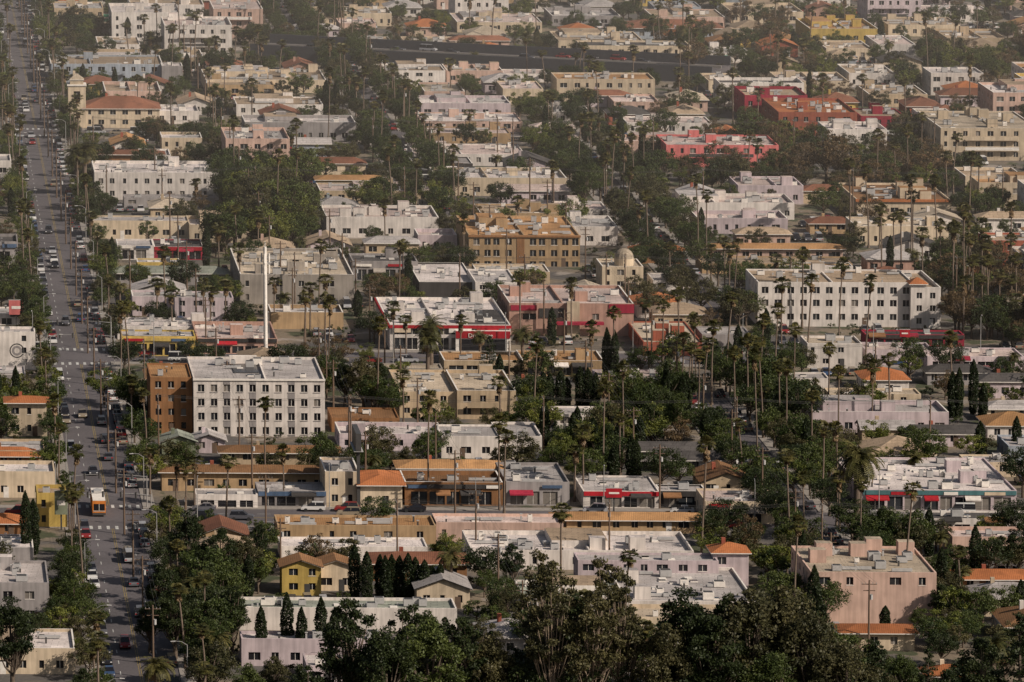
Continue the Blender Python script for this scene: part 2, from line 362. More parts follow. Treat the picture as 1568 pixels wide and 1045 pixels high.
# left of the boulevard
P(12,72,598,616,668,'cream','tile','mission',clear=16)
B=P(-20,55,500,508,566,'white','white','apt',clear=18,cols=[(1.5,2.7),(7.6,8.6)],fin=False); _,_,w,d,h=HAND[-1]
cx,cz=w*.62,h*.5   # round wall mural
for i in range(20):
    t0,t1=i*math.tau/20,(i+1)*math.tau/20
    for r0,r1,m_ in((1.35,1.6,DARKM),(.6,1.1,wall('gray'))): B.f('wall_mural',m_,[(cx+r0*math.cos(t0),-.02,cz+r0*math.sin(t0)),(cx+r1*math.cos(t0),-.02,cz+r1*math.sin(t0)),(cx+r1*math.cos(t1),-.02,cz+r1*math.sin(t1)),(cx+r0*math.cos(t1),-.02,cz+r0*math.sin(t1))])
B.finish()
P(-30,70,672,690,716,'beige','lgray','ware'); P(-30,85,705,722,762,'cream','white','apt')
P(57,103,742,755,808,'yellow','tanr','ware',clear=20); P(-30,52,818,838,864,'gray','white','ware')
P(-40,76,858,892,955,'gray','white','apt',clear=15); P(-40,116,962,992,1032,'cream','white','apt',clear=25)
P(-30,28,358,370,402,'gray','dgray','shop'); P(-30,45,470,480,498,'white','lgray','shop'); P(-40,40,560,574,596,'gray','white','ware')
P(-40,18,236,246,292,'white','lgray','apt'); P(-30,60,690,700,718,'brown','tile','hip'); P(-30,40,790,802,822,'brown','tile','hip')
# right of the boulevard, far to near
P(150,215,56,68,84,'white','tanr','apt'); P(78,250,84,98,128,'blueg','tanr','apt'); P(248,280,96,101,132,'gray','white','ware')
P(128,245,146,166,196,'cream','redb','hip',name='church_hall'); P(240,305,160,170,190,'white','white','apt')
P(315,500,106,122,142,'cream','tanr','apt'); P(318,420,120,130,148,'tan','tanr','apt')
P(362,495,148,160,178,'white','tanr','apt'); P(375,545,176,187,216,'gray','white','apt',clear=14)
P(248,310,202,211,246,'cream','white','apt'); P(140,250,222,236,258,'brown','redb','mission'); P(215,262,228,238,258,'white','lgray','apt')
P(145,335,246,264,306,'white','white','apt',clear=16); P(190,330,300,306,318,'gray','lgray','ware')
P(450,506,206,220,240,'blueg','lgray','gable'); P(486,592,262,275,294,'yellow','terra','mission'); P(470,560,238,250,268,'cream','redb','hip')
P(490,668,280,292,312,'beige','pinkr','apt'); P(500,672,314,332,364,'white','pinkr','apt',clear=12)
P(142,290,330,338,366,'cream','lgray','apt'); P(290,396,330,344,372,'cream','white','apt'); P(180,236,366,376,398,'white','lgray','shop')
P(236,312,366,378,398,'crimson','dgray','shop',fascia='red'); P(210,276,396,404,418,'yellow','lgray','shop'); P(172,350,400,418,436,'gray','green','hip')
P(203,275,444,454,484,'lav','lgray','apt'); P(268,358,446,456,492,'lav','lgray','apt',clear=12)
P(368,542,380,420,466,'concrete','cream','ware',clear=16,clutter=1.2); P(415,526,466,478,504,'tan','lgray','ware')
P(186,300,505,515,545,'yellow','lgray','shop',fascia='yellow'); P(302,425,492,518,542,'dpink','pinkr','shop',fascia='dark'); P(180,330,486,500,520,'white','white','ware')
P(540,640,388,400,430,'gray','dgray','shop'); P(642,728,402,432,458,'dark','white','ware',clear=16)
P(728,792,412,432,466,'white','lgray','apt'); P(730,842,404,416,436,'beige','cream','ware')
P(640,700,350,360,385,'lav','pinkr','apt'); P(560,642,360,372,392,'beige','lgray','hip')
# drugstore with red fascia
B=P(597,782,455,497,536,'white','white','shop',clear=26,name='drugstore_building',clutter=1.2,fin=False)
_,_,w,d,h=HAND[-1]; B.box('red_parapet_band',wall('red'),-.15,w+.15,-.3,-.26,h-.8,h-.1,bottom=True); B.box('red_side_band',wall('red'),-.3,-.02,0,d,h-.9,h-.1,bottom=True)
B.box('entrance_block',WTRIM,w*.54,w*.99,-1.6,-.31,0,h*.8,bottom=True); B.box('entrance_fascia',wall('red'),w*.54,w*.99,-1.8,-1.61,h*.52,h*.8,bottom=True)
B.box('entrance_glass',GLASS[1],w*.57,w*.96,-1.66,-1.61,.2,h*.48); B.box('dark_roof_section',roof('dgray'),w*.66,w*.97,1,d*.6,h-.85,h-.3)
e=B.finish()
tx=bpy.data.curves.new('sign_lettering','FONT'); tx.body='Drugstore'; tx.size=1.3; tx.extrude=.05; to=bpy.data.objects.new('sign_lettering',tx); sc.collection.objects.link(to)
to.parent=e; to.location=((w*.64)*FX-1.9*DX,(w*.64)*FY-1.9*DY,h*.56); to.rotation_euler=(math.radians(90),0,ANG_F); tx.materials.append(WTRIM)
# brown brick apartment block
x0,y0=W(718,408); x1,_=W(888,408); w=(x1-x0); h=HT(718,360,y0); 
B=P(718,888,330,360,408,'tan','terra','apt',clear=26,cols=[(w*f,w*f+1.5) for f in (.04,.14,.22,.33,.55,.63,.74,.84,.93)],rows=[(h-2.4-i*2.75,h-.85-i*2.75) for i in range(3)][::-1],fin=False)
_,_,w,d,h=HAND[-1]; B.box('recessed_shaft',wall('brown'),w*.43,w*.5,-.1,-.01,0,h-.6); B.box('cornice',wall('brown'),-.15,w+.15,-.35,-.01,h-.5,h,bottom=True)
B.box('roof_penthouse',wall('tan'),w*.15,w*.4,d*.5,d*.75,h-.9,h+1.8,top=roof('terra')); B.finish()
P(735,870,312,326,345,'tan','tanr','apt'); P(868,946,330,347,376,'white','lgray','apt',clear=18); P(855,930,308,320,338,'white','pinkr','ware')
# dusty pink block with crimson bands
B=P(780,970,436,464,514,'dpink','pinkr','ware',clear=30,cols=[(3,6),(18.5,20)],rows=[(3.6,5)],fin=False,name='studio_building')
_,_,w,d,h=HAND[-1]
B.box('crimson_band',wall('crimson'),.3,w*.22,-.2,-.01,h-1.7,h-.5,bottom=True); B.box('crimson_band_right',wall('crimson'),w*.8,w+.1,-.2,-.01,h-2.2,h-.2,bottom=True)
B.box('projecting_bay',wall('cream'),w*.46,w*.56,-1.4,-.01,0,h+.4); B.box('entrance_canopy',wall('crimson'),w*.3,w*.75,-3,-1.41,2.9,3.5,bottom=True); B.box('grey_link',wall('dark'),w*.24,w*.44,-.2,-.01,h-3.3,h-1.2); B.finish()
# domed building
B=P(922,985,396,408,446,'cream','cream','apt',clear=14,fin=False,name='domed_building'); _,_,w,d,h=HAND[-1]
r=2.3; cx,cy=w*.58,4
for i in range(6):
    for j in range(14):
        q=[(cx+r*math.cos(p_)*math.cos(t_),cy+r*math.cos(p_)*math.sin(t_),h+1.4+r*math.sin(p_)) for p_,t_ in ((i*math.pi/12,j*math.tau/14),(i*math.pi/12,(j+1)*math.tau/14),((i+1)*math.pi/12,(j+1)*math.tau/14),((i+1)*math.pi/12,j*math.tau/14))]
        B.f('dome',roof('cream'),q)
        if i==0: B.f('dome_drum',wall('cream'),[(q[0][0],q[0][1],h-.3),(q[1][0],q[1][1],h-.3),q[1],q[0]])
B.finish()
P(968,1048,370,384,404,'brown','tile','hip'); P(1000,1060,418,430,446,'white','lgray','ware')
# centre, far rows
P(470,600,10,20,40,'cream','tanr','apt'); P(520,576,28,36,58,'pink','pinkr','apt'); P(440,520,34,44,60,'lav','lgray','hip'); P(490,600,56,64,78,'cream','tanr','apt')
P(575,682,98,108,134,'white','tanr','apt'); P(684,770,98,108,128,'pink','tanr','apt'); P(650,712,126,140,158,'pink','cream','apt')
P(645,782,146,158,180,'lav','white','apt'); P(645,800,172,186,202,'pink','white','apt'); P(650,782,194,204,222,'tan','pinkr','apt'); P(634,805,220,236,254,'white','pinkr','apt')
P(668,868,256,272,300,'cream','white','apt',clear=14); P(764,872,284,292,312,'lav','pinkr','gable'); P(632,724,240,250,268,'dark','lgray','apt')
P(770,832,124,136,160,'cream','pinkr','apt'); P(815,880,184,196,218,'lav','pinkr','hip'); P(842,890,206,214,232,'blueg','pinkr','hip'); P(836,905,162,172,190,'white','lgray','apt')
P(772,838,106,114,126,'white','pinkr','apt'); P(620,700,56,66,78,'cream','tanr','apt'); P(690,780,52,62,76,'pink','redb','hip')
P(855,985,48,62,82,'cream','tanr','apt'); P(700,830,20,34,50,'cream','pinkr','apt'); P(845,950,12,24,40,'gray','lgray','apt'); P(890,965,134,146,164,'lav','redb','hip'); P(940,1010,144,156,174,'pink','pinkr','apt')
P(960,1090,178,188,206,'white','pinkr','apt'); P(950,1090,206,216,238,'pink','pinkr','ware')
P(1020,1192,206,222,256,'rose','pinkr','apt',clear=24,name='pink_apartment_building')
P(1140,1236,132,146,184,'crimson','tanr','ware',clear=16); P(1192,1312,150,172,208,'brick','tile','apt',clear=16); P(1318,1386,166,178,196,'crimson','tanr','apt')
P(1195,1300,110,124,146,'cream','pinkr','apt'); P(1300,1370,98,112,134,'white','tanr','apt'); P(1330,1420,130,144,164,'beige','tanr','apt'); P(1440,1530,130,146,166,'lav','redb','hip')
P(1085,1142,112,124,142,'cream','tanr','apt'); P(1085,1150,72,82,96,'white','lgray','apt'); P(1240,1345,28,44,66,'yellow','terra','apt',clear=12); P(1265,1335,62,74,92,'cream','tanr','apt'); P(1345,1402,54,68,90,'white','pinkr','apt')
P(1360,1470,26,38,56,'cream','tanr','apt'); P(1450,1540,44,58,76,'beige','tanr','apt'); P(1000,1110,14,26,46,'pink','tanr','apt'); P(1120,1230,4,18,36,'cream','tanr','apt'); P(1420,1520,8,20,34,'white','pinkr','apt')
P(1440,1590,170,196,246,'cream','cream','apt',clear=30,name='apartment_building'); P(1418,1470,166,182,214,'white','cream','apt')
P(1028,1216,296,310,336,'white','pinkr','apt',clear=12); P(1130,1230,270,284,312,'lav','pinkr','apt'); P(1068,1206,322,334,358,'lav','pinkr','apt'); P(1128,1210,348,358,380,'pink','tanr','hip')
B=P(1312,1456,280,306,332,'cream','brown','apt',clear=14,fin=False); _,_,w,d,h=HAND[-1]
B.box('tile_coping',roof('tile'),-.4,w+.4,-.5,-.01,h-.5,h+.15,bottom=True); B.box('courtyard_tower',wall('cream'),w*.5,w*.78,6,10,h-.9,h+2.2,top=roof('terra')); B.finish()
P(1310,1452,332,346,376,'cream','cream','apt'); P(1478,1568,256,270,296,'cream','tanr','apt'); P(1500,1600,318,334,356,'white','tanr','hip'); P(1512,1600,356,368,408,'brick','tanr','apt'); P(1455,1500,398,408,430,'brown','redb','apt')
P(1088,1290,366,380,400,'pink','terra','mission'); P(1075,1305,392,404,420,'tan','tanr','apt'); P(1190,1306,408,414,424,'white','white','ware')
P(1240,1310,330,342,358,'tan','redb','hip'); P(1230,1290,280,292,312,'beige','redb','hip')
# long white apartment block on the right
x0,y0=W(1160,500); x1,_=W(1398,500); w=x1-x0; h=HT(1160,432,y0)
P(1160,1398,412,432,500,'white','tanr','apt',clear=36,cols=ev(w,12,1.5),rows=[(h-8.6,h-7.2),(h-5.5,h-4.0),(h-2.6,h-1.1)] if h>9.2 else [(h-5.5,h-4.0),(h-2.6,h-1.1)],name='long_apartment_building')
B=P(1394,1440,414,440,503,'white','tanr','apt',clear=34,fin=False,name='apartment_stair_tower'); _,_,w,d,h=HAND[-1]
pitched(B,w*.5,3.5,h+.8,1.2,roof('tile'),wall('white')); B.box('turret',wall('white'),0,w*.5,0.01,3.5,h-.01,h+.8); B.finish()
P(1325,1476,508,516,530,'crimson','dgray','shop',fascia='dark'); P(1236,1320,514,526,564,'white','cream','apt',clear=12)
P(985,1075,492,524,545,'brick','cream','ware',clear=14); P(1075,1150,500,516,530,'gray','lgray','ware'); P(1325,1430,524,536,560,'lav','pinkr','ware'); P(1420,1568,532,546,566,'lav','pinkr','shop')
P(1420,1520,556,570,590,'gray','dgray','hip'); P(1500,1600,570,584,610,'lav','dgray','hip'); P(1510,1600,612,626,646,'cream','lgray','hip')
P(1270,1410,594,606,622,'cream','cream','ware'); P(1242,1452,612,630,664,'lav','lgray','apt',clear=18); P(1200,1270,570,580,598,'white','lgray','ware')
P(1320,1400,646,658,676,'beige','lgray','gable'); P(1400,1490,650,664,684,'lav','dgray','gable')
# tan row and beige blocks south of the avenue
P(680,800,538,552,574,'beige','terra','shop'); P(800,925,536,552,576,'tan','terra','shop'); P(540,678,560,570,582,'concrete','cream','ware')
P(612,700,566,600,640,'beige','cream','apt',clear=16); P(700,790,566,598,642,'beige','cream','apt',clear=16); P(508,612,624,640,662,'brown','brown','ware')
P(920,1030,566,588,604,'lav','pinkr','ware'); P(935,1025,590,600,612,'cream','tanr','apt'); P(850,932,622,634,656,'white','lgray','ware'); P(790,826,578,592,614,'gray','dgray','hip')
P(520,680,646,664,690,'lav','white','apt'); P(676,766,650,668,702,'white','lgray','apt',clear=10); P(764,830,646,668,702,'white','lgray','apt')
P(248,300,652,676,696,'green','green','gable'); P(296,345,654,676,694,'lav','lgray','gable')
# shopping row on the near avenue
P(340,520,668,694,712,'beige','brown','mission'); P(248,500,700,722,752,'tan','brown','mission',clear=4)
P(300,395,748,758,778,'white','lgray','shop'); P(395,500,738,752,776,'gray','lgray','shop',fascia='blue'); P(498,550,700,722,776,'cream','lgray','apt')
P(552,616,706,742,778,'cream','tile','mission',clear=12); P(612,766,690,716,748,'tan','terra','mission',name='arcaded_building'); P(620,770,720,738,774,'brown','brown','shop',fascia='dark')
P(775,872,708,738,774,'gray','lgray','shop',clutter=1.5); P(893,1010,728,752,778,'white','lgray','shop',fascia='red',clutter=1.5); P(1010,1082,742,752,778,'dark','lgray','shop')
P(1080,1190,748,768,802,'cream','pinkr','shop',clear=12); P(1074,1150,704,738,760,'beige','brown','gable',clear=12); P(960,1080,672,690,712,'gray','dgray','gable'); P(1010,1120,690,706,724,'gray','dgray','gable'); 
P(1320,1556,700,750,782,'lav','white','shop',clear=24,clutter=1.2,fascia='teal'); P(1480,1556,696,708,730,'cream','lgray','ware')
# near rows
P(425,668,788,804,832,'tan','terra','ware'); P(430,655,822,838,858,'white','white','ware'); P(668,862,786,800,830,'pink','pinkr','ware',clear=5); P(852,1072,782,796,816,'tan','terra','mission')
P(722,1062,812,842,872,'white','white','ware',clutter=1.1,clear=16); P(885,1100,846,858,904,'lav','lgray','apt',clear=20); P(1092,1146,822,846,900,'lav','tile','hip',clear=18)
P(572,715,830,862,890,'brown','redb','mission'); P(432,492,842,868,912,'yellow','brown','gable',clear=20); P(484,546,842,868,905,'cream','brown','gable',clear=16)
P(365,700,914,930,965,'white','green','ware',clear=22); P(370,600,966,978,1020,'lav','white','apt',clear=20); P(800,985,888,912,940,'white','green','ware',clear=14); P(960,1158,868,920,952,'white','lgray','apt',clear=16); P(975,1140,925,945,975,'cream','cream','ware')
P(1318,1402,784,794,822,'gray','dgray','ware'); P(1400,1600,782,794,815,'white','dgray','shop'); P(1458,1600,806,822,856,'pink','pinkr','apt'); P(1470,1600,856,890,908,'brown','tile','mission'); 
P(1290,1400,940,968,996,'cream','tile','mission',clear=24); P(1420,1500,1015,1035,1060,'cream','tile','hip'); P(985,1040,975,985,1020,'lav','lgray','apt',clear=24); P(470,530,1000,1020,1050,'lav','white','apt')
# church bell tower
x0,y0=W(105,196); a,b=ab(x0,y0); h=HT(105,132,y0)
B=Bd('church_bell_tower',a,b); wm=wall('cream'); B.facade(wm,(0,0),(1,0),5,0,h,(0,-1),[(1.6,3.4)],[(h-4.5,h-1.5)],rec=.5); B.facade(wm,(5,0),(0,1),5,0,h,(1,0),[(1.6,3.4)],[(h-4.5,h-1.5)],rec=.5)
B.facade(wm,(0,5),(0,-1),5,0,h,(-1,0),[(1.6,3.4)],[(h-4.5,h-1.5)],rec=.5); B.facade(wm,(5,5),(-1,0),5,0,h,(0,1),[],[])
B.box('cornice',WTRIM,-.25,5.25,-.25,5.25,h,h+.4,bottom=True); B.box('upper_stage',wm,.6,4.4,.6,4.4,h+.4,h+2); pitched(B,5,5,h+1.8,1.5,roof('cream'),wm,ov=-.4); B.finish(); mark(clr,a-2,a+20,b-34,b+2); mark(occ,a,a+5,b,b+5)
# ---------------- filler houses on the remaining lots -------------------
cnt=0; LOTS=[]
for _ in range(14000):
    if cnt>270: break
    y=R.uniform(930,1990) if R.random()<.65 else R.uniform(1350,1990); hwv=y*.094; x=R.uniform(-hwv,hwv); a,b=ab(x,y)
    k=R.random(); far=y>1350
    if k<(.22 if far else .42): w,d,h,kd=R.uniform(9,13),R.uniform(9,14),R.uniform(3,3.6),R.choice(['gable','hip','hip'])
    elif far: w,d,h,kd=R.uniform(15,36),R.uniform(12,28),R.choice([3.6,6.6,6.8,9.2,9.6]),R.choice(['apt']*6+['ware','mission'])
    else: w,d,h,kd=R.uniform(11,26),R.uniform(10,24),R.choice([3.6,6.4,6.8,6.8,9]),R.choice(['apt','apt','apt','apt','ware','ware','mission'])
    if test(occ,a-1.8,a+w+1.8,b-2.5,b+d+2.5) or test(clr,a,a+w,b,b+d) or test(res,a,a+w,b,b+d): continue
    wc=R.choice(['white','white','cream','cream','pink','pink','lav','beige','beige','tan','gray','blueg','dpink','white','white','brick','yellow','brown'])
    rc=R.choice(['brown','redb','dgray','tanr','tanr','lgray','terra','cream','tile','redb']) if kd in('gable','hip','mission') else R.choice(['white','pinkr','pinkr','lgray','lgray','tanr','tanr','cream','terra','white','dgray'])
    building(a,b,w,d,h,wc,rc,kd); cnt+=1; LOTS.append((a,b,w,d))
print('fill',cnt)
for a,b,w,d in LOTS[::2]:   # garden walls on lot lines
    if test(occ,a+w+1.6,a+w+2.6,b-6,b+d): continue
    B=Bd('garden_wall',a+w+1.9,b-6); B.box('masonry',wall(R.choice(['concrete','white','beige','brick'])),0,.22,0,d+6,0,1.7); B.box('coping',WTRIM,-.05,.27,-.02,d+6.02,1.7,1.78,bottom=True); B.finish()
# ---------------- vegetation meshes -------------------
def leafmat(n,c1,c2,tr=.22):
    m,nt,p=newmat(n); co=N(nt,'ShaderNodeTexCoord').outputs['Object']; oi=N(nt,'ShaderNodeObjectInfo').outputs['Random']
    f=mathn(nt,'ADD',mathn(nt,'MULTIPLY',mrange(nt,noise(nt,co,.5,3),.35,.65,0,1),.6),mathn(nt,'MULTIPLY',oi,.5))
    c=mixc(nt,f,c1,c2); c=mul(nt,c,mrange(nt,noise(nt,co,2.5,2),.35,.65,.55,1.4))
    nt.links.new(c,p.inputs['Base Color']); p.inputs['Roughness'].default_value=.55; p.inputs['Specular IOR Level'].default_value=.25
    t=N(nt,'ShaderNodeBsdfTranslucent'); nt.links.new(c,t.inputs[0]); mx=N(nt,'ShaderNodeMixShader'); mx.inputs[0].default_value=tr
    nt.links.new(p.outputs[0],mx.inputs[1]); nt.links.new(t.outputs[0],mx.inputs[2]); nt.links.new(mx.outputs[0],nt.nodes['Material Output'].inputs[0]); return m
L_G=leafmat('foliage_green',(.020,.036,.010),(.080,.098,.024)); L_D=leafmat('foliage_dark',(.011,.020,.006),(.040,.052,.016)); L_Y=leafmat('foliage_yellow_green',(.055,.078,.016),(.15,.155,.03))
L_O=leafmat('foliage_olive',(.032,.035,.015),(.100,.088,.036)); L_B=leafmat('foliage_dry',(.07,.048,.024),(.15,.10,.048)); L_P=leafmat('palm_frond',(.03,.038,.011),(.11,.095,.03),.15); L_S=leafmat('palm_dead_skirt',(.11,.07,.035),(.20,.13,.065),.1)
L_C=leafmat('cypress_foliage',(.010,.018,.006),(.026,.036,.012),.1); BARK=plain('bark',(.10,.075,.055),.95,var=.35); PBARK=plain('palm_bark',(.135,.10,.075),.95,var=.3); EBARK=plain('eucalyptus_bark',(.24,.18,.13),.85,var=.35)
class NM:
    def __init__(s): s.v=[];s.f=[];s.m=[];s.n=0
    def add(s,v,f,mi): s.v.append(v); s.f.append(f+s.n); s.m.append(np.full(len(f),mi)); s.n+=len(v)
    def tube(s,pts,rad,mi,k=6):
        pts=np.array(pts,float); V=[]
        for i,p_ in enumerate(pts):
            t=pts[min(i+1,len(pts)-1)]-pts[max(i-1,0)]; t/=np.linalg.norm(t)+1e-9
            u=np.cross(t,(0,1,.01) if abs(t[1])<.9 else (1,0,0)); u/=np.linalg.norm(u); w=np.cross(t,u)
            for j in range(k):
                an=j*math.tau/k; V.append(p_+rad[i]*(math.cos(an)*u+math.sin(an)*w))
        F=[(i*k+j,i*k+(j+1)%k,(i+1)*k+(j+1)%k,(i+1)*k+j) for i in range(len(pts)-1) for j in range(k)]
        s.add(np.array(V),np.array(F),mi)
    def leaves(s,c,size,mi,flat=0.0):
        n=len(c); a=NR.normal(size=(n,3)); a[:,2]*=1-flat; a/=np.linalg.norm(a,axis=1)[:,None]
        b=NR.normal(size=(n,3)); b=np.cross(a,b); b/=np.linalg.norm(b,axis=1)[:,None]
        L=size*NR.uniform(.6,1.3,(n,1)); w=L*NR.uniform(.4,.7,(n,1))
        V=np.stack([c-a*L*.5,c+b*w*.5,c+a*L*.5,c-b*w*.5],1).reshape(-1,3); s.add(V,np.arange(4*n).reshape(n,4),mi)
    def mesh(s,name,mats):
        v=np.concatenate(s.v); f=np.concatenate(s.f).astype(np.int32); m=np.concatenate(s.m).astype(np.int32)
        me=bpy.data.meshes.new(name); me.vertices.add(len(v)); me.vertices.foreach_set('co',v.astype(np.float32).ravel())
        me.loops.add(f.size); me.loops.foreach_set('vertex_index',f.ravel()); me.polygons.add(len(f)); me.polygons.foreach_set('loop_start',np.arange(0,f.size,4,dtype=np.int32))
        for q in mats: me.materials.append(q)
        me.polygons.foreach_set('material_index',m); me.update(calc_edges=True); return me
def broad(H,CR,nclump,per,leaf,mats,low=.28,airy=1.0,tr=.035,taper=0.0):
    M=NM(); cz=H*(1+low)/2; rz=H*(1-low)/2
    M.tube([(0,0,-.3),(.1,.05,H*low*.6),(-.1,.1,H*low*1.2),(0,0,H*.6)],[H*tr,H*tr*.8,H*tr*.65,H*tr*.25],0,7)
    for i in range(nclump):
        d=NR.normal(size=3); d/=np.linalg.norm(d); rr=NR.uniform(.35,1.1)**.55
        if d[2]<-.5: d[2]*=.5
        tp=1-taper*max(0,d[2])
        c=np.array([d[0]*CR*rr*tp,d[1]*CR*rr*tp,cz+d[2]*rz*rr*.88])
        if i%2==0 or airy>1.2:
            s0=np.array([0,0,H*NR.uniform(low*.8,.5)]); mid=(s0+c)/2+np.array([0,0,-.05*H]); M.tube([s0,mid,c],[H*tr*.4,H*tr*.25,.04],0,5)
        cr=CR*NR.uniform(.16,.34)*airy**-.3; n=int(per*NR.uniform(.7,1.3)); q=NR.normal(size=(n,3)); q/=np.linalg.norm(q,axis=1)[:,None]; q*=NR.uniform(.35,1,(n,1))**.5
        q[:,2]=q[:,2]*.7; q*=1+.22*NR.normal(size=(n,1))
        M.leaves(c+q*cr,leaf,1)
    return M.mesh('tree',mats)
def fanpalm(H,lean,skirt):
    M=NM(); n=7; pts=[(lean*(i/n)**2,lean*.4*math.sin(i/n*2),H*i/n-.2*(i==0)) for i in range(n+1)]; M.tube(pts,[.32]+[.18-.05*i/n for i in range(n)],0,7)
    top=np.array(pts[-1])
    def fan(az,el,pl,fl,mi,nb=9):
        o=np.array([math.cos(az)*math.cos(el),math.sin(az)*math.cos(el),math.sin(el)]); sd=np.array([-math.sin(az),math.cos(az),0]); b=top+o*pl; up=np.cross(o,sd)
        M.add(np.array([top-sd*.03,top+sd*.03,b+sd*.03,b-sd*.03]),np.array([[0,1,2,3]]),mi)
        V=[]
        for k in range(nb):
            t=(k/(nb-1)-.5)*2.5; dd=o*math.cos(t)+sd*math.sin(t); dd=dd+up*NR.uniform(-.15,.15); tip=b+dd*fl*(1-.12*abs(t))+np.array([0,0,-.28*fl]); w=np.cross(dd,up); w/=np.linalg.norm(w)+1e-9; m=b+dd*fl*.55
            V+= [b,m+w*.12,tip,m-w*.12]
        M.add(np.array(V),np.arange(4*nb).reshape(nb,4),mi)
    for i in range(38): fan(NR.uniform(0,6.28),math.radians(NR.uniform(-35,85)),NR.uniform(.7,1.3),NR.uniform(.75,1.1),1)
    for i in range(int(skirt*16)):
        z=NR.uniform(0,skirt); t0=top.copy(); top=top-np.array([0,0,z]); fan(NR.uniform(0,6.28),math.radians(NR.uniform(-80,-50)),NR.uniform(.3,.55),NR.uniform(.5,.75),2,6); top=t0
    return M.mesh('palm',[PBARK,L_P,L_S])
def datepalm(H,R0):
    M=NM(); M.tube([(0,0,-.2),(0,0,H*.5),(.1,0,H)],[.5,.42,.5],0,8)
    for i in range(70):
        az=NR.uniform(0,6.28); el=math.radians(NR.uniform(-25,80)); o=np.array([math.cos(az),math.sin(az),0]); sd=np.array([-math.sin(az),math.cos(az),0]); L=R0*NR.uniform(.8,1.1); P_=[]
        x=0;z=0;e=el; n=9
        for k in range(n): P_.append(np.array([0.1,0,H])+o*x+np.array([0,0,z])); x+=L/n*math.cos(e); z+=L/n*math.sin(e); e-=.2
        V=[]
        for k in range(1,n):
            for q in (0,.5):
                p0=P_[k-1]*(1-q)+P_[k]*q; t=P_[k]-P_[k-1]; t/=np.linalg.norm(t); ll=R0*.17*(1-.4*k/n)
                for s_ in(-1,1):
                    tip=p0+sd*s_*ll+t*ll*.6+np.array([0,0,-.15*ll]); V+= [p0,p0+t*.12,tip,tip-t*.1]
        mi=1 if el>-.25 else 2
        M.add(np.array(V),np.arange(len(V)).reshape(-1,4),mi); M.tube(P_,[.05]*n,mi,3)
    return M.mesh('palm',[PBARK,L_P,L_S])
def cypress(H,r):
    M=NM(); M.tube([(0,0,-.2),(0,0,H*.9)],[.18,.05],0,5); n=4800; t=NR.uniform(0,1,n); z=.3+t*(H-.3)
    prof=r*np.minimum(.7+t*1.5,1.0)*np.where(t>.62,np.clip(1-((t-.62)/.38)**2.2,.03,1),1)
    az=NR.uniform(0,6.28,n); rr=prof*NR.uniform(.7,1.1,n)*(1+.12*np.sin(az*3+z*1.1)+.08*np.sin(z*2.7+az)); M.leaves(np.stack([rr*np.cos(az),rr*np.sin(az),z],1),.36,1,-.8)
    return M.mesh('cypress',[BARK,L_C])
def conifer(H,r):
    M=NM(); M.tube([(0,0,-.2),(0,0,H*.96)],[.3,.04],0,6); k=60
    for i in range(k):
        t=i/k; z=H*(.15+.83*t); L=r*(1-t)**.8*NR.uniform(.7,1.15)+.2; az=NR.uniform(0,6.28); e=np.array([math.cos(az)*L,math.sin(az)*L,z+L*.12]); M.tube([(0,0,z),e],[.06,.02],0,4)
        n=int(60*L/r+25); s_=NR.uniform(.2,1.05,(n,1)); M.leaves(np.array([0,0,z])+ (e-np.array([0,0,z]))*s_+NR.normal(size=(n,3))*np.array([.35,.35,.22])*(.5+L*.18),.42,1)
    return M.mesh('conifer',[BARK,L_D])
small=[broad(6,2.5,24,100,.32,[BARK,m]) for m in (L_G,L_Y,L_O)]
med=[broad(9.5,4.1,42,120,.38,[BARK,m]) for m in (L_G,L_D,L_G,L_O)]+[broad(9.5,4.3,38,110,.38,[BARK,L_Y]),broad(11,4.2,30,90,.4,[BARK,L_B],airy=1.4)]
big=[broad(17,4.0,74,170,.40,[BARK,m],low=.15,taper=.45) for m in (L_D,L_D,L_G)]+[broad(18,3.4,64,160,.40,[BARK,L_D],low=.1,taper=.55),broad(16,4.6,76,160,.42,[BARK,L_O],low=.18,taper=.3)]
euc=[broad(20,3.0,56,140,.38,[EBARK,L_O],low=.22,airy=1.4,tr=.010,taper=.3),broad(19,3.2,58,130,.38,[EBARK,L_O],low=.2,airy=1.4,tr=.010,taper=.3)]
fan=[fanpalm(h,l,s) for h,l,s in ((18,.6,1.2),(20,-1,2.0),(16,.3,.8),(22,1.2,1.4),(12,.2,2.2))]; FH=[18,20,16,22,12]
date=[datepalm(9,3.8),datepalm(6,3.2)]; cyp=[cypress(11,.85),cypress(12,.95)]; con=[conifer(16,3.8),conifer(14,3.2)]
shrub=[broad(2.0,1.5,8,70,.26,[BARK,m],low=.05) for m in (L_G,L_D,L_O)]
def tree(me,name,x,y,s,sz=None):
    o=bpy.data.objects.new(name,me); o.location=(x,y,0); o.rotation_euler=(0,0,R.uniform(0,6.28)); o.scale=(s,s*R.uniform(.88,1.12),sz or s*R.uniform(.92,1.08)); sc.collection.objects.link(o)
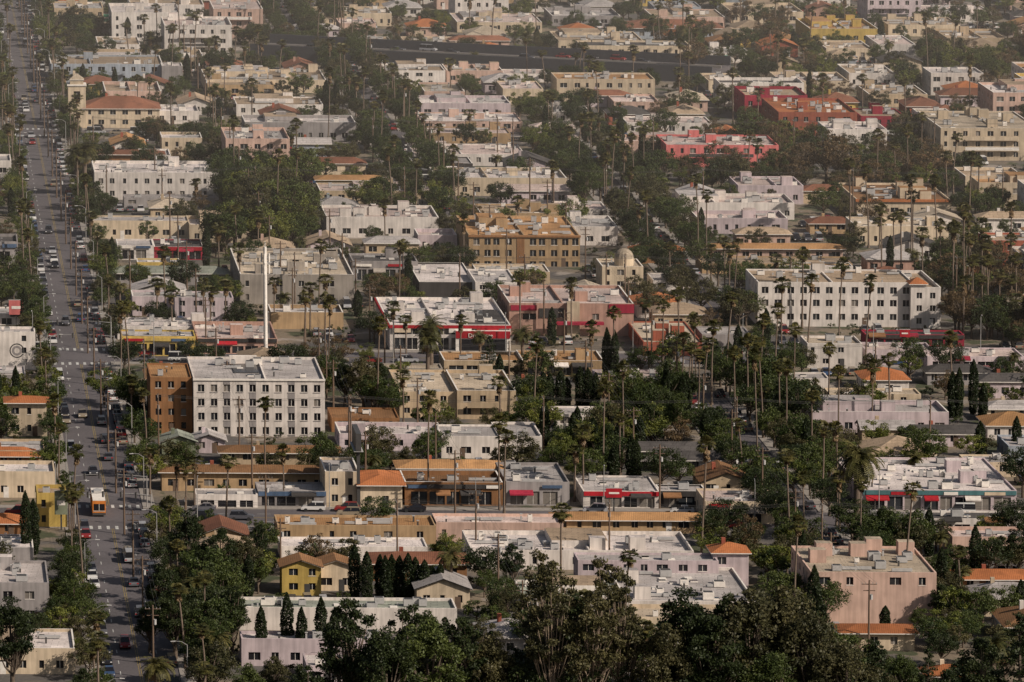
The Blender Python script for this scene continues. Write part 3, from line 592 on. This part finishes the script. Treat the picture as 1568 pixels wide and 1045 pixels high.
def T(kind,u,v0,vt):
    x,y=W(u,v0); h=HT(u,vt,y)
    if kind=='fan':
        i=min(range(5),key=lambda k:abs(FH[k]-h)+R.uniform(0,2)); tree(fan[i],'fan_palm_tree',x,y,R.uniform(.95,1.12),h/(FH[i]+.8))
    elif kind=='date': me=date[0] if h>8 else date[1]; tree(me,'date_palm_tree',x,y,h/(12 if me is date[0] else 8.5))
    elif kind=='cyp': tree(R.choice(cyp),'cypress_tree',x,y,1,h/11.5); a,b=ab(x,y); mark(clr,a-2,a+2,b-30,b+2)
    elif kind=='con': tree(R.choice(con),'conifer_tree',x,y,h/15)
    elif kind=='euc': tree(R.choice(euc),'eucalyptus_tree',x,y,h/19.5)
    elif kind=='big': tree(R.choice(big),'broadleaf_tree',x,y,h/17.5)
    elif kind=='y': tree(med[4],'broadleaf_tree',x,y,h/9.5)
    elif kind=='dry': tree(med[5],'dry_broadleaf_tree',x,y,h/11)
    elif kind=='m': tree(R.choice(med[:4]),'broadleaf_tree',x,y,h/9.8)
for u,v,t in ((657,770,605),(765,782,642),(772,790,662),(766,660,580),(893,765,655),(880,770,685),(435,775,685),(618,650,570),(590,385,308),(603,548,465),(622,550,486),(705,562,486),(797,525,422),(875,523,430),(940,592,474),(905,600,496),
  (1235,562,424),(1197,562,430),(1285,542,400),(1325,562,425),(1228,502,384),(1187,592,470),(1015,570,464),(1065,610,484),(1090,620,496),(1112,600,450),(1145,640,516),(1165,610,486),(1215,620,500),(1242,720,600),(1268,640,530),(1284,680,565),(1335,660,555),(1362,650,545),(1385,930,742),
  (1125,650,535),(1040,560,445),(1160,700,540),(1203,690,555),
  (1460,450,345),(1412,440,352),(1440,450,340),(1484,440,334),(1490,500,396),(1548,470,362),(1556,490,392),(1530,480,416),(1475,520,426),(1380,430,326),(1350,420,316),(1300,370,246),(1330,380,256),(1398,400,296),
  (240,505,430),(264,512,446),(312,505,430),(322,512,442),(345,502,432),(335,425,345),(420,502,428),(395,402,326),(368,462,376),(475,512,436),(500,492,424),
  (298,780,702),(285,790,712),(270,775,708),(690,150,92),(545,180,120),(600,160,100),(720,220,170),(930,290,216),(955,300,226),(985,280,196),(1040,170,106),(1200,150,86),(1260,190,116),(1390,290,196),(1410,260,176),(870,260,196),(905,250,176),
  (120,330,232),(45,420,316),(30,300,180),(15,120,40),(22,200,106),(12,60,0),(60,160,86),(330,120,58),(375,130,66),(400,120,62),(505,120,62),(985,1060,955),(845,330,250)): T('fan',u,v,t)
for u,v,t in ((1312,830,668),(690,915,830),(300,960,872),(330,1060,955),(1195,1110,980),(660,575,470),(655,590,500),(1440,860,810),(1475,905,860),(1400,740,690),(130,300,205),(118,300,215),(640,1120,1000),(1520,1080,960),(1270,745,700),(735,560,500),(800,565,490),(240,1100,985),(560,1110,985)): T('date',u,v,t)
for u,v,t in ((929,590,498),(941,592,502),(832,622,572),(842,626,574),(858,626,570),(868,624,576),(888,626,564),(900,626,566),(912,626,568),(543,918,838),(562,922,848),(582,918,846),(590,920,848),(600,918,846),(612,918,848),(625,920,850),(650,922,860),(662,920,864),(674,922,860),(636,920,856),
  (400,1015,925),(440,1010,912),(462,1015,926),(492,1015,918),(512,1015,930),(1458,640,566),(1468,640,560),(1490,635,554),(172,430,366),(166,430,372),(903,215,160),(895,218,166),(983,245,188),(950,235,176),(1505,650,584),(835,220,158),(845,530,468),(1020,650,558),(1045,652,570),(765,600,540),(40,855,756),(52,850,768),(1300,735,685),(1556,700,635),(1080,700,628),(980,705,640),(1130,560,500)): T('cyp',u,v,t)
for u,v,t in ((540,1120,900),(592,1140,950),(655,1130,925),(710,1120,915),(620,1110,915),(752,1120,965),(1050,1120,890),(1090,1130,915),(1150,1120,875),(1200,1110,862),(1240,1130,925),(1290,1140,955),(1020,1130,945),(1180,1150,970),(1110,1120,900),(250,960,855),(290,905,778),(340,910,800),(395,885,800),(230,1000,905),(350,990,900),(420,1090,995),(470,1140,1005),(380,1120,1005),(528,622,545),(556,627,538),(580,620,550),(785,905,820),(1350,905,820),(1440,960,885),(960,690,615),(1000,690,605),(1040,680,595),(930,720,645),(1380,1110,990),(1500,1120,955),(1450,1130,1005),(60,935,870),(100,945,862),(20,1060,905),(310,940,832),(268,1010,882),(375,905,815),(1225,1080,905),(1165,1060,900),(1090,1060,930)): T('big',u,v,t)
for u,v,t in ((828,1090,845),(856,1110,832),(925,1100,842),(950,1120,870),(845,1130,890),(905,1130,880)): T('euc',u,v,t)
for u,v,t in ((505,1090,935),(682,1100,955),(885,1130,935),(1030,1120,935),(1260,1060,910),(750,582,512),(1170,1090,930),(1340,1130,965),(1560,1130,935),(850,702,640),(575,1130,960)): T('con',u,v,t)
for u,v,t in ((1215,765,700),(1240,760,710),(160,620,560),(330,250,215),(340,255,225),(1440,940,900),(1270,1010,975),(790,1100,1010),(500,565,530),(1180,745,700),(560,560,530),(390,290,260),(370,300,250),(430,330,270)): T('y',u,v,t)
for u,v,t in ((1230,280,215),(1265,285,205),(1290,290,212),(1330,300,240),(1210,270,225),(1370,280,225),(1520,460,410),(1060,120,60),(1170,70,20),(1190,80,30)): T('dry',u,v,t)
def grove(u0,u1,v0,v1,n,h0,h1,kinds):
    for _ in range(n):
        u=R.uniform(u0,u1); v=R.uniform(v0,v1); x,y=W(u,v)
        if (hit(occ,x,y) or hit(clr,x,y)): continue
        h=R.uniform(h0,h1); k=R.choice(kinds)
        if k=='big': tree(R.choice(big),'broadleaf_tree',x,y,h/17.5)
        elif k=='m': tree(R.choice(med[:4]),'broadleaf_tree',x,y,h/9.8)
        elif k=='y': tree(med[4],'broadleaf_tree',x,y,h/9.8)
        elif k=='dry': tree(med[5],'dry_broadleaf_tree',x,y,h/11)
        elif k=='fan': i=R.randrange(5); tree(fan[i],'fan_palm_tree',x,y,1.05,(h*1.7)/FH[i])
        elif k=='con': tree(R.choice(con),'conifer_tree',x,y,h/15)
        elif k=='cyp': tree(R.choice(cyp),'cypress_tree',x,y,1,h/11.5)
G=grove
G(335,475,280,390,75,8,13,['m','m','y']); G(920,1230,600,760,95,7,12,['m','m','m','y','fan','cyp']); G(980,1240,480,620,45,6,10,['m','m','fan','cyp']); G(1000,1420,215,300,70,6,11,['m','m','dry','dry'])
G(1380,1568,60,140,40,6,10,['m','y','dry']); G(1000,1240,40,130,45,6,10,['m','dry','fan']); G(780,1000,600,720,35,6,10,['m','y','cyp']); G(1440,1568,400,520,50,7,11,['m','fan','dry']); G(1230,1568,700,1000,50,7,12,['m','big','m','cyp'])
G(180,460,930,1080,26,9,14,['big','m']); G(480,1568,1040,1130,46,9,13,['big','con','m']); G(0,240,940,1100,20,7,11,['big','m']); G(380,560,20,110,34,6,10,['m','fan','m']); G(60,200,0,60,24,6,10,['m'])
G(1260,1420,630,760,25,6,9,['m','y']); G(540,900,150,420,70,6,10,['m','m','y']); G(140,460,60,330,70,6,10,['m','m','fan']); G(400,1100,122,150,50,5,8,['m','m','fan']); G(860,1020,290,350,25,7,11,['m','m','fan']); G(1200,1568,120,420,50,6,10,['m','dry','fan'])
# street trees along the boulevard
for sd in(-1,1):
    b=860
    while b<2050:
        b+=R.uniform(5.5,12); a=aA+sd*R.uniform(7.4,9.6)
        if abs(b-bX1)<11 or abs(b-bX2)<10: continue
        x,y=xy(a,b); k=R.random()
        if k<.58: tree(R.choice(med[:5]),'street_tree',x,y,R.uniform(.5,.9))
        elif k<.82: i=R.randrange(5); tree(fan[i],'fan_palm_tree',x,y,1,R.uniform(.6,.98))
        else: tree(R.choice(small),'street_tree',x,y,R.uniform(.8,1.2))
for nm,a,hw,b0,b1 in DST[1:]:
    for sd in(-1,1):
        b=b0
        while b<b1:
            b+=R.uniform(6,11); x,y=xy(a+sd*(hw+R.uniform(.8,2)),b)
            if R.random()<.3: i=R.randrange(5); tree(fan[i],'fan_palm_tree',x,y,1,R.uniform(.6,.95))
            else: tree(R.choice(med[:4]),'street_tree',x,y,R.uniform(.65,1.0))
nt_=0
for _ in range(7500):
    y=R.uniform(920,2060); x=R.uniform(-y*.094,y*.094)
    if hit(occ,x,y): continue
    if hit(clr,x,y):
        if R.random()<.4: tree(R.choice(shrub),'shrub',x,y,R.uniform(.6,1.2))
        continue
    k=R.random(); q=.9 if y>1350 else 1
    if k<.22*q: tree(R.choice(med[:4]),'broadleaf_tree',x,y,R.uniform(.5,.95)*q)
    elif k<.26: tree(med[4],'broadleaf_tree',x,y,R.uniform(.5,.9)*q)
    elif k<.29: tree(med[5],'dry_broadleaf_tree',x,y,R.uniform(.5,.8)*q)
    elif k<.45: tree(R.choice(small),'garden_tree',x,y,R.uniform(.6,1.2))
    elif k<.485: i=R.randrange(5); tree(fan[i],'fan_palm_tree',x,y,1.05,R.uniform(.6,1.1))
    elif k<.51: tree(R.choice(cyp),'cypress_tree',x,y,1,R.uniform(.5,.95))
    elif k<.54: tree(R.choice(date),'date_palm_tree',x,y,R.uniform(.5,.8))
    elif k<.85: tree(R.choice(shrub),'shrub',x,y,R.uniform(.6,1.4))
    else: continue
    nt_+=1
print('trees',nt_)
# ---------------- vehicles -------------------
def carmesh(kind,paint):
    v=[];f=[];m=[]
    def add(vs,fs,mi):
        n=len(v); v.extend(vs)
        for q in fs: f.append(tuple(i+n for i in q)); m.append(mi)
    if kind=='sedan': prof=[(-2.25,.32),(-2.3,.62),(-2.2,.86),(-1.6,.95),(1.0,.92),(1.9,.80),(2.25,.62),(2.25,.32)]; cab=[(-1.75,.95),(-1.15,1.40),(.15,1.42),(1.0,.92)]
    elif kind=='suv': prof=[(-2.3,.4),(-2.35,.75),(-2.3,1.05),(-1.6,1.08),(1.1,1.05),(2.0,.98),(2.3,.75),(2.3,.4)]; cab=[(-2.2,1.07),(-1.95,1.72),(.3,1.75),(1.1,1.05)]
    else: prof=[(-2.7,.45),(-2.75,.8),(-2.7,1.1),(-1.0,1.12),(1.6,1.1),(2.3,1.0),(2.6,.8),(2.6,.45)]; cab=[(-2.65,1.11),(-2.6,2.15),(1.1,2.15),(1.7,1.1)]
    hw=.9; n=len(prof)
    vs=[(x,s*(hw-(.06 if z>.8 else 0)),z) for s in(-1,1) for x,z in prof]
    add(vs,[tuple(range(n)),tuple(range(2*n-1,n-1,-1))]+[(i,(i+1)%n,(i+1)%n+n,i+n) for i in range(n)],0)
    c=[(x,s*(.8 if i in(0,3) else .64),z) for s in(-1,1) for i,(x,z) in enumerate(cab)]
    add(c,[(0,1,2,3),(7,6,5,4),(0,1,5,4),(2,3,7,6)],1)
    add([(x+dx_,y*.98,z+dz_) for dz_ in (.0,.05) for (x,y,z),dx_ in zip((c[1],c[2],c[6],c[5]),(.03,-.03,-.03,.03))],[(0,1,5,4),(1,2,6,5),(2,3,7,6),(3,0,4,7),(4,5,6,7)],0)
    for x in(-.45,): add([(x-.06,s*.79,.98) if k==0 else (x+.06,s*.79,.98) if k==1 else (x+.06,s*.66,cab[1][1]) if k==2 else (x-.06,s*.66,cab[1][1]) for s in(-1.01,1.01) for k in range(4)],[(0,1,2,3),(4,5,6,7)],0)
    for x in(-1.4,1.4):
        for s in(-1,1):
            K=10; vv=[(x+.34*math.cos(j*math.tau/K),s*y,.34+.34*math.sin(j*math.tau/K)) for y in(.68,.93) for j in range(K)]
            add(vv,[(j,(j+1)%K,(j+1)%K+K,j+K) for j in range(K)]+[tuple(range(K,2*K))],2)
    xe=prof[-1][0]+.01; xb=prof[0][0]-.06
    for s in(-1,1):
        add([(xe,s*.5,.58),(xe,s*.82,.58),(xe,s*.82,.74),(xe,s*.5,.74)],[(0,1,2,3)],3); add([(xb,s*.5,.66),(xb,s*.84,.66),(xb,s*.84,.84),(xb,s*.5,.84)],[(0,1,2,3)],4)
    me=bpy.data.meshes.new('car'); me.from_pydata(v,[],f)
    for q in(paint,GLASS[1],MC['tyre'],MC['headlamp'],MC['taillamp']): me.materials.append(q)
    me.polygons.foreach_set('material_index',m); return me
plain('tyre',(.02,.02,.02),.9); plain('headlamp',(.6,.6,.6),.2); plain('taillamp',(.35,.01,.01),.3)
PA=[plain('car_paint_'+n,c,.3,0,.5,var=.05) for n,c in (('white',(.55,.54,.52)),('silver',(.3,.3,.31)),('black',(.015,.015,.018)),('grey',(.10,.10,.11)),('charcoal',(.04,.04,.045)),('blue',(.03,.06,.13)),('red',(.2,.02,.02)),('tan',(.22,.18,.13)),('white_pearl',(.52,.5,.48)),('graphite',(.07,.07,.08)))]
CM=[(carmesh(k,p_),{'sedan':'sedan_car','suv':'suv_car','van':'van'}[k]) for p_ in PA for k in('sedan','suv')]+[(carmesh('van',PA[0]),'van'),(carmesh('van',PA[1]),'van')]
def car(x,y,ang,pre='parked_'):
    me,n=R.choice(CM); o=bpy.data.objects.new(pre+n,me); o.location=(x,y,.02); o.rotation_euler=(0,0,ang+R.uniform(-.02,.02)); sc.collection.objects.link(o)
for nm,a,hw,b0,b1 in DST:
    b=b0
    while b<b1:
        b+=R.uniform(6,9)
        if any(abs(b-x[1])<x[2]+3 for x in XST): continue
        for sd in(-1,1):
            if R.random()<(.62 if hw>6 else .45): x,y=xy(a+sd*(hw-1.15)+R.uniform(-.1,.1),b); car(x,y,ANG_D if sd>0 else ANG_D+math.pi)
        if R.random()<(.2 if hw>6 else .05):
            sd=R.choice((-1,1)); x,y=xy(a+sd*1.8,b+R.uniform(-2,2)); car(x,y,ANG_D if sd>0 else ANG_D+math.pi,'')
for nm,b,hw,a0,a1 in XST:
    a=a0
    while a<a1:
        a+=R.uniform(6,9)
        if any(abs(a-d[1])<d[2]+3 for d in DST if d[3]<b<d[4]): continue
        for sd in(-1,1):
            if R.random()<.5: x,y=xy(a,b+sd*(hw-1.2)); car(x,y,ANG_F+(math.pi if sd>0 else 0))
        if R.random()<.3: sd=R.choice((-1,1)); x,y=xy(a,b+sd*2); car(x,y,ANG_F+(math.pi if sd>0 else 0),'')
nc=0
for _ in range(3000):
    y=R.uniform(940,1900); x=R.uniform(-y*.092,y*.092); a,b=ab(x,y)
    if test(occ,a-3,a+9,b-3,b+3) or test(res,a,a+6,b,b+2): continue
    for k in range(R.randint(2,4)): x,y=xy(a+k*2.7,b); car(x,y,ANG_D+R.choice((0,math.pi)))
    mark(occ,a-1.5,a+9,b-2.5,b+2.5); nc+=1
    if nc>110: break
# orange city bus heading up the boulevard
x,y=W(152,792); a,b=ab(x,y); B=Bd('city_bus',a-1.25,b); om=wall('orange'); L=12
B.facade(om,(0,0),(1,0),2.5,.35,3.1,(0,-1),[(.2,2.3)],[(1.2,2.5)],rec=.05,glass=GLASS[1],part='body'); B.facade(om,(2.5,0),(0,1),L,.35,3.1,(1,0),[(.6+i*1.9,2.2+i*1.9) for i in range(6)],[(1.4,2.5)],rec=.05,glass=GLASS[1],part='body')
B.facade(om,(0,L),(0,-1),L,.35,3.1,(-1,0),[(.4+i*1.9,2.0+i*1.9) for i in range(6)],[(1.4,2.5)],rec=.05,glass=GLASS[1],part='body'); B.facade(om,(2.5,L),(-1,0),2.5,.35,3.1,(0,1),[(.2,2.3)],[(1.4,2.5)],rec=.05,part='body')
B.box('roof',WTRIM,0.05,2.45,.05,L-.05,3.1,3.25); B.box('rooftop_unit',METAL,.5,2,7,9.5,3.25,3.6); B.box('bumper',DARKM,.02,2.48,-.12,-.01,.35,.8,bottom=True)
for q in((.1,2),(2.15,2),(.1,9),(2.15,9)): B.box('wheels',MC['tyre'],q[0],q[0]+.28,q[1],q[1]+1,0.02,.5)
B.finish()
# ---------------- street furniture -------------------
def mast(name,x,y,parts):
    M=NM(); mats=[]
    for pts,rad,mt in parts:
        if mt not in mats: mats.append(mt)
        M.tube(pts,rad,mats.index(mt),6)
    return M.mesh(name,mats)
lampm=mast('street_lamp',0,0,[([(0,0,0),(0,0,8.6)],[.11,.07],GALV),([(0,0,8.5),(.9,0,9.1),(2.2,0,9.2)],[.05,.045,.045],GALV),([(1.9,0,9.15),(2.7,0,9.12)],[.13,.09],METAL)])
polem=mast('utility_pole',0,0,[([(0,0,0),(0,0,12.5)],[.2,.14],WOODP),([(-1.3,.15,11.8),(1.3,.15,11.8)],[.08,.08],WOODP),([(-1.0,.15,10.7),(1.0,.15,10.7)],[.08,.08],WOODP),([(.35,0,9.2),(.35,0,10.1)],[.25,.25],METAL)]+[([(q,.15,11.8),(q,.15,12.1)],[.06,.04],GALV) for q in(-1.2,-.6,.6,1.2)])
def put(me,name,x,y,an,s=1):
    o=bpy.data.objects.new(name,me); o.location=(x,y,0); o.rotation_euler=(0,0,an); o.scale=(s,s,s); sc.collection.objects.link(o)
for nm,a,hw,b0,b1 in DST[:1]:
    b=b0+10; k=0
    while b<b1:
        sd=1 if k%2 else -1; x,y=xy(a+sd*(hw+.5),b); put(lampm,'street_lamp',x,y,math.pi if sd>0 else 0); b+=27; k+=1
for nm,b,hw,a0,a1 in XST[:2]:
    a=a0+10;k=0
    while a<a1:
        sd=1 if k%2 else -1; x,y=xy(a,b+sd*(hw+.5)); put(lampm,'street_lamp',x,y,-math.pi/2 if sd>0 else math.pi/2); a+=26; k+=1
sig=mast('traffic_signal',0,0,[([(0,0,0),(0,0,6.2)],[.12,.09],GALV),([(0,0,6),(3,0,6.3),(6,0,6.4)],[.07,.06,.05],GALV),([(5.6,0,5.6),(5.6,0,6.7)],[.2,.2],DARKM),([(2.8,0,5.5),(2.8,0,6.6)],[.2,.2],DARKM),([(.25,0,2.6),(.25,0,3.6)],[.18,.18],DARKM)])
for bb in (bX1,bX2):
    for sa,sb in((-1,-1),(1,-1),(-1,1),(1,1)):
        x,y=xy(aA+sa*7.3,bb+sb*9); put(sig,'traffic_signal',x,y,0 if sa<0 else math.pi)
WM=NM()
def poleline(p0,p1,step,an):
    n=int(math.dist(p0,p1)/step); pr=None
    for i in range(n+1):
        x=p0[0]+(p1[0]-p0[0])*i/n; y=p0[1]+(p1[1]-p0[1])*i/n; put(polem,'utility_pole',x,y,an)
        if pr:
            for q in(-1.2,-.6,.6,1.2):
                ox,oy=math.cos(an)*q,math.sin(an)*q
                WM.tube([(pr[0]+ox+(x-pr[0])*t,pr[1]+oy+(y-pr[1])*t,12.1-1.6*4*t*(1-t)*.6) for t in(0,.25,.5,.75,1)],[.018]*5,0,3)
        pr=(x,y)
for u,v0,v1 in ((235,1040,0),(560,760,100),(800,1000,400),(1010,780,120),(1330,1000,250),(430,900,300)):
    a,b=AB(u,v0); b2=VB(v1); poleline(xy(a,b),xy(a,b2),38,ANG_F)
for v in (612,700,470,330,868,250):
    b=VB(v); poleline(xy(aA+12 if v>500 else aA+14,b),xy(aA+280,b),36,ANG_D)
o=bpy.data.objects.new('overhead_wires',WM.mesh('overhead_wires',[DARKM])); sc.collection.objects.link(o)
# white monopole mast
x,y=W(407,545); H_=HT(404,378,y); 
me=mast('antenna_mast',0,0,[([(0,0,0),(0,0,H_)],[.5,.38],WTRIM),([(0,0,H_-.2),(0,0,H_+1.2)],[.1,.05],WTRIM)]+[([(math.cos(q)*.3,math.sin(q)*.3,z),(math.cos(q)*.9,math.sin(q)*.9,z)],[.06,.06],GALV) for z in(H_-2.5,H_-5) for q in(0,2.1,4.2)]+[([(math.cos(q)*.95,math.sin(q)*.95,z-1),(math.cos(q)*.95,math.sin(q)*.95,z+1)],[.2,.2],WTRIM) for z in(H_-2.5,H_-5) for q in(0,2.1,4.2)])
put(me,'antenna_mast',x,y,.4)
def sign(name,u,v0,vt,vb,wm_,face,rot=0,posts=1):
    x,y=W(u,v0); zt=HT(u,vt,y); zb=HT(u,vb,y); a,b=ab(x,y); B=Bd(name,a,b)
    for t in ([0] if posts==1 else [-wm_*.4,wm_*.4]): B.box('post',DARKM,t-.15,t+.15,.1,.4,0,zb+.5)
    B.box('panel',face,-wm_/2,wm_/2,-.2,.09,zb,zt,bottom=True); B.box('panel_frame',METAL,-wm_/2-.12,wm_/2+.12,-.15,.05,zt,zt+.12,bottom=True); 
    B.box('lettering_panel',WTRIM,-wm_*.32,wm_*.32,-.24,-.21,zb+(zt-zb)*.4,zb+(zt-zb)*.6,bottom=True); return B.finish()
GRN=plain('highway_sign_green',(.02,.28,.17),.5)
sign('highway_sign',1103,110,85,95,4.2,GRN,posts=2); sign('highway_sign',160,44,22,33,4,GRN,posts=2)
sign('shop_pylon_sign',940,790,748,762,3,wall('red')); sign('poster_sign',94,812,752,788,2.4,wall('green')); sign('shop_pylon_sign',1385,535,505,516,2.2,wall('red')); sign('shop_pylon_sign',25,500,460,482,3.2,wall('rose'))
# billboard seen nearly edge-on
x,y=W(549,778); a,b=ab(x,y); z=HT(549,690,y); B=Bd('billboard',a,b); B.box('column',DARKM,-.3,.3,-.3,.3,0,z); B.box('panel',DARKM,-.5,.5,-1,9,z,z+3.4,bottom=True); B.box('catwalk',METAL,-.9,.9,-1,9,z-.12,z-.02,bottom=True); B.finish()
# freeway on its embankment wall
x0,y0=FWY
e=bpy.data.objects.new('freeway',None); e.location=(x0,y0,0); e.rotation_euler=(0,0,fa); sc.collection.objects.link(e)
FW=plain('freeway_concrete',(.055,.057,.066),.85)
def bx(x0,x1,y0,y1,z0,z1): return [(x0,y0,z0),(x1,y0,z0),(x1,y1,z0),(x0,y1,z0),(x0,y0,z1),(x1,y0,z1),(x1,y1,z1),(x0,y1,z1)],[(0,1,5,4),(1,2,6,5),(2,3,7,6),(3,0,4,7),(4,5,6,7)]
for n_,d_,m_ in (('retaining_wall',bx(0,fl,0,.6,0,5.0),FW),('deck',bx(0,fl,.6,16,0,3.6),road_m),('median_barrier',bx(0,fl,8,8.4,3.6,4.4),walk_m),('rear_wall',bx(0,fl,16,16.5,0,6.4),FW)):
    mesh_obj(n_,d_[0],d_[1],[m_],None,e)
for t in np.arange(10,fl-10,9):
    if R.random()<.5:
        me,n=R.choice(CM); o=bpy.data.objects.new('freeway_car',me); d_=R.choice((3,6,11,14)); o.location=(x0+math.cos(fa)*t-math.sin(fa)*d_,y0+math.sin(fa)*t+math.cos(fa)*d_,3.62); o.rotation_euler=(0,0,fa); sc.collection.objects.link(o)
# ---------------- smog layer, sky and sun -------------------
hz=bpy.data.materials.new('smog_air'); hz.use_nodes=True; nt=hz.node_tree; nt.nodes.remove(nt.nodes['Principled BSDF']); vs=N(nt,'ShaderNodeVolumeScatter'); vs.inputs['Density'].default_value=.00022; vs.inputs['Anisotropy'].default_value=.1; vs.inputs['Color'].default_value=(1,.92,.84,1)
nt.links.new(vs.outputs[0],nt.nodes['Material Output'].inputs['Volume'])
V_,F_=bx(-3000,3000,1150,6000,-3,110); F_.append((3,2,1,0)); mesh_obj('smog_air',V_,F_,[hz],None)
el=math.radians(35); az=math.radians(122)
w=bpy.data.worlds.new("World"); sc.world=w; w.use_nodes=True; nt=w.node_tree; sk=N(nt,'ShaderNodeTexSky'); sk.sky_type='NISHITA'; sk.sun_disc=False; sk.sun_elevation=el; sk.sun_rotation=az; sk.dust_density=3
hs=N(nt,'ShaderNodeHueSaturation'); hs.inputs['Saturation'].default_value=.75; nt.links.new(sk.outputs[0],hs.inputs['Color'])
nt.links.new(hs.outputs[0],nt.nodes['Background'].inputs[0]); nt.nodes['Background'].inputs[1].default_value=.056
from mathutils import Vector
s=bpy.data.objects.new('sun',bpy.data.lights.new('sun','SUN')); sc.collection.objects.link(s); s.data.energy=5.0; s.data.angle=math.radians(.5); s.data.color=(1,.885,.765)
d=Vector((math.sin(az)*math.cos(el),math.cos(az)*math.cos(el),math.sin(el))); s.rotation_euler=d.to_track_quat('Z','Y').to_euler(); s.location=(0,0,500)
sc.view_settings.view_transform='Standard'; sc.view_settings.look='None'; sc.view_settings.exposure=0
print('objects',len(bpy.data.objects))
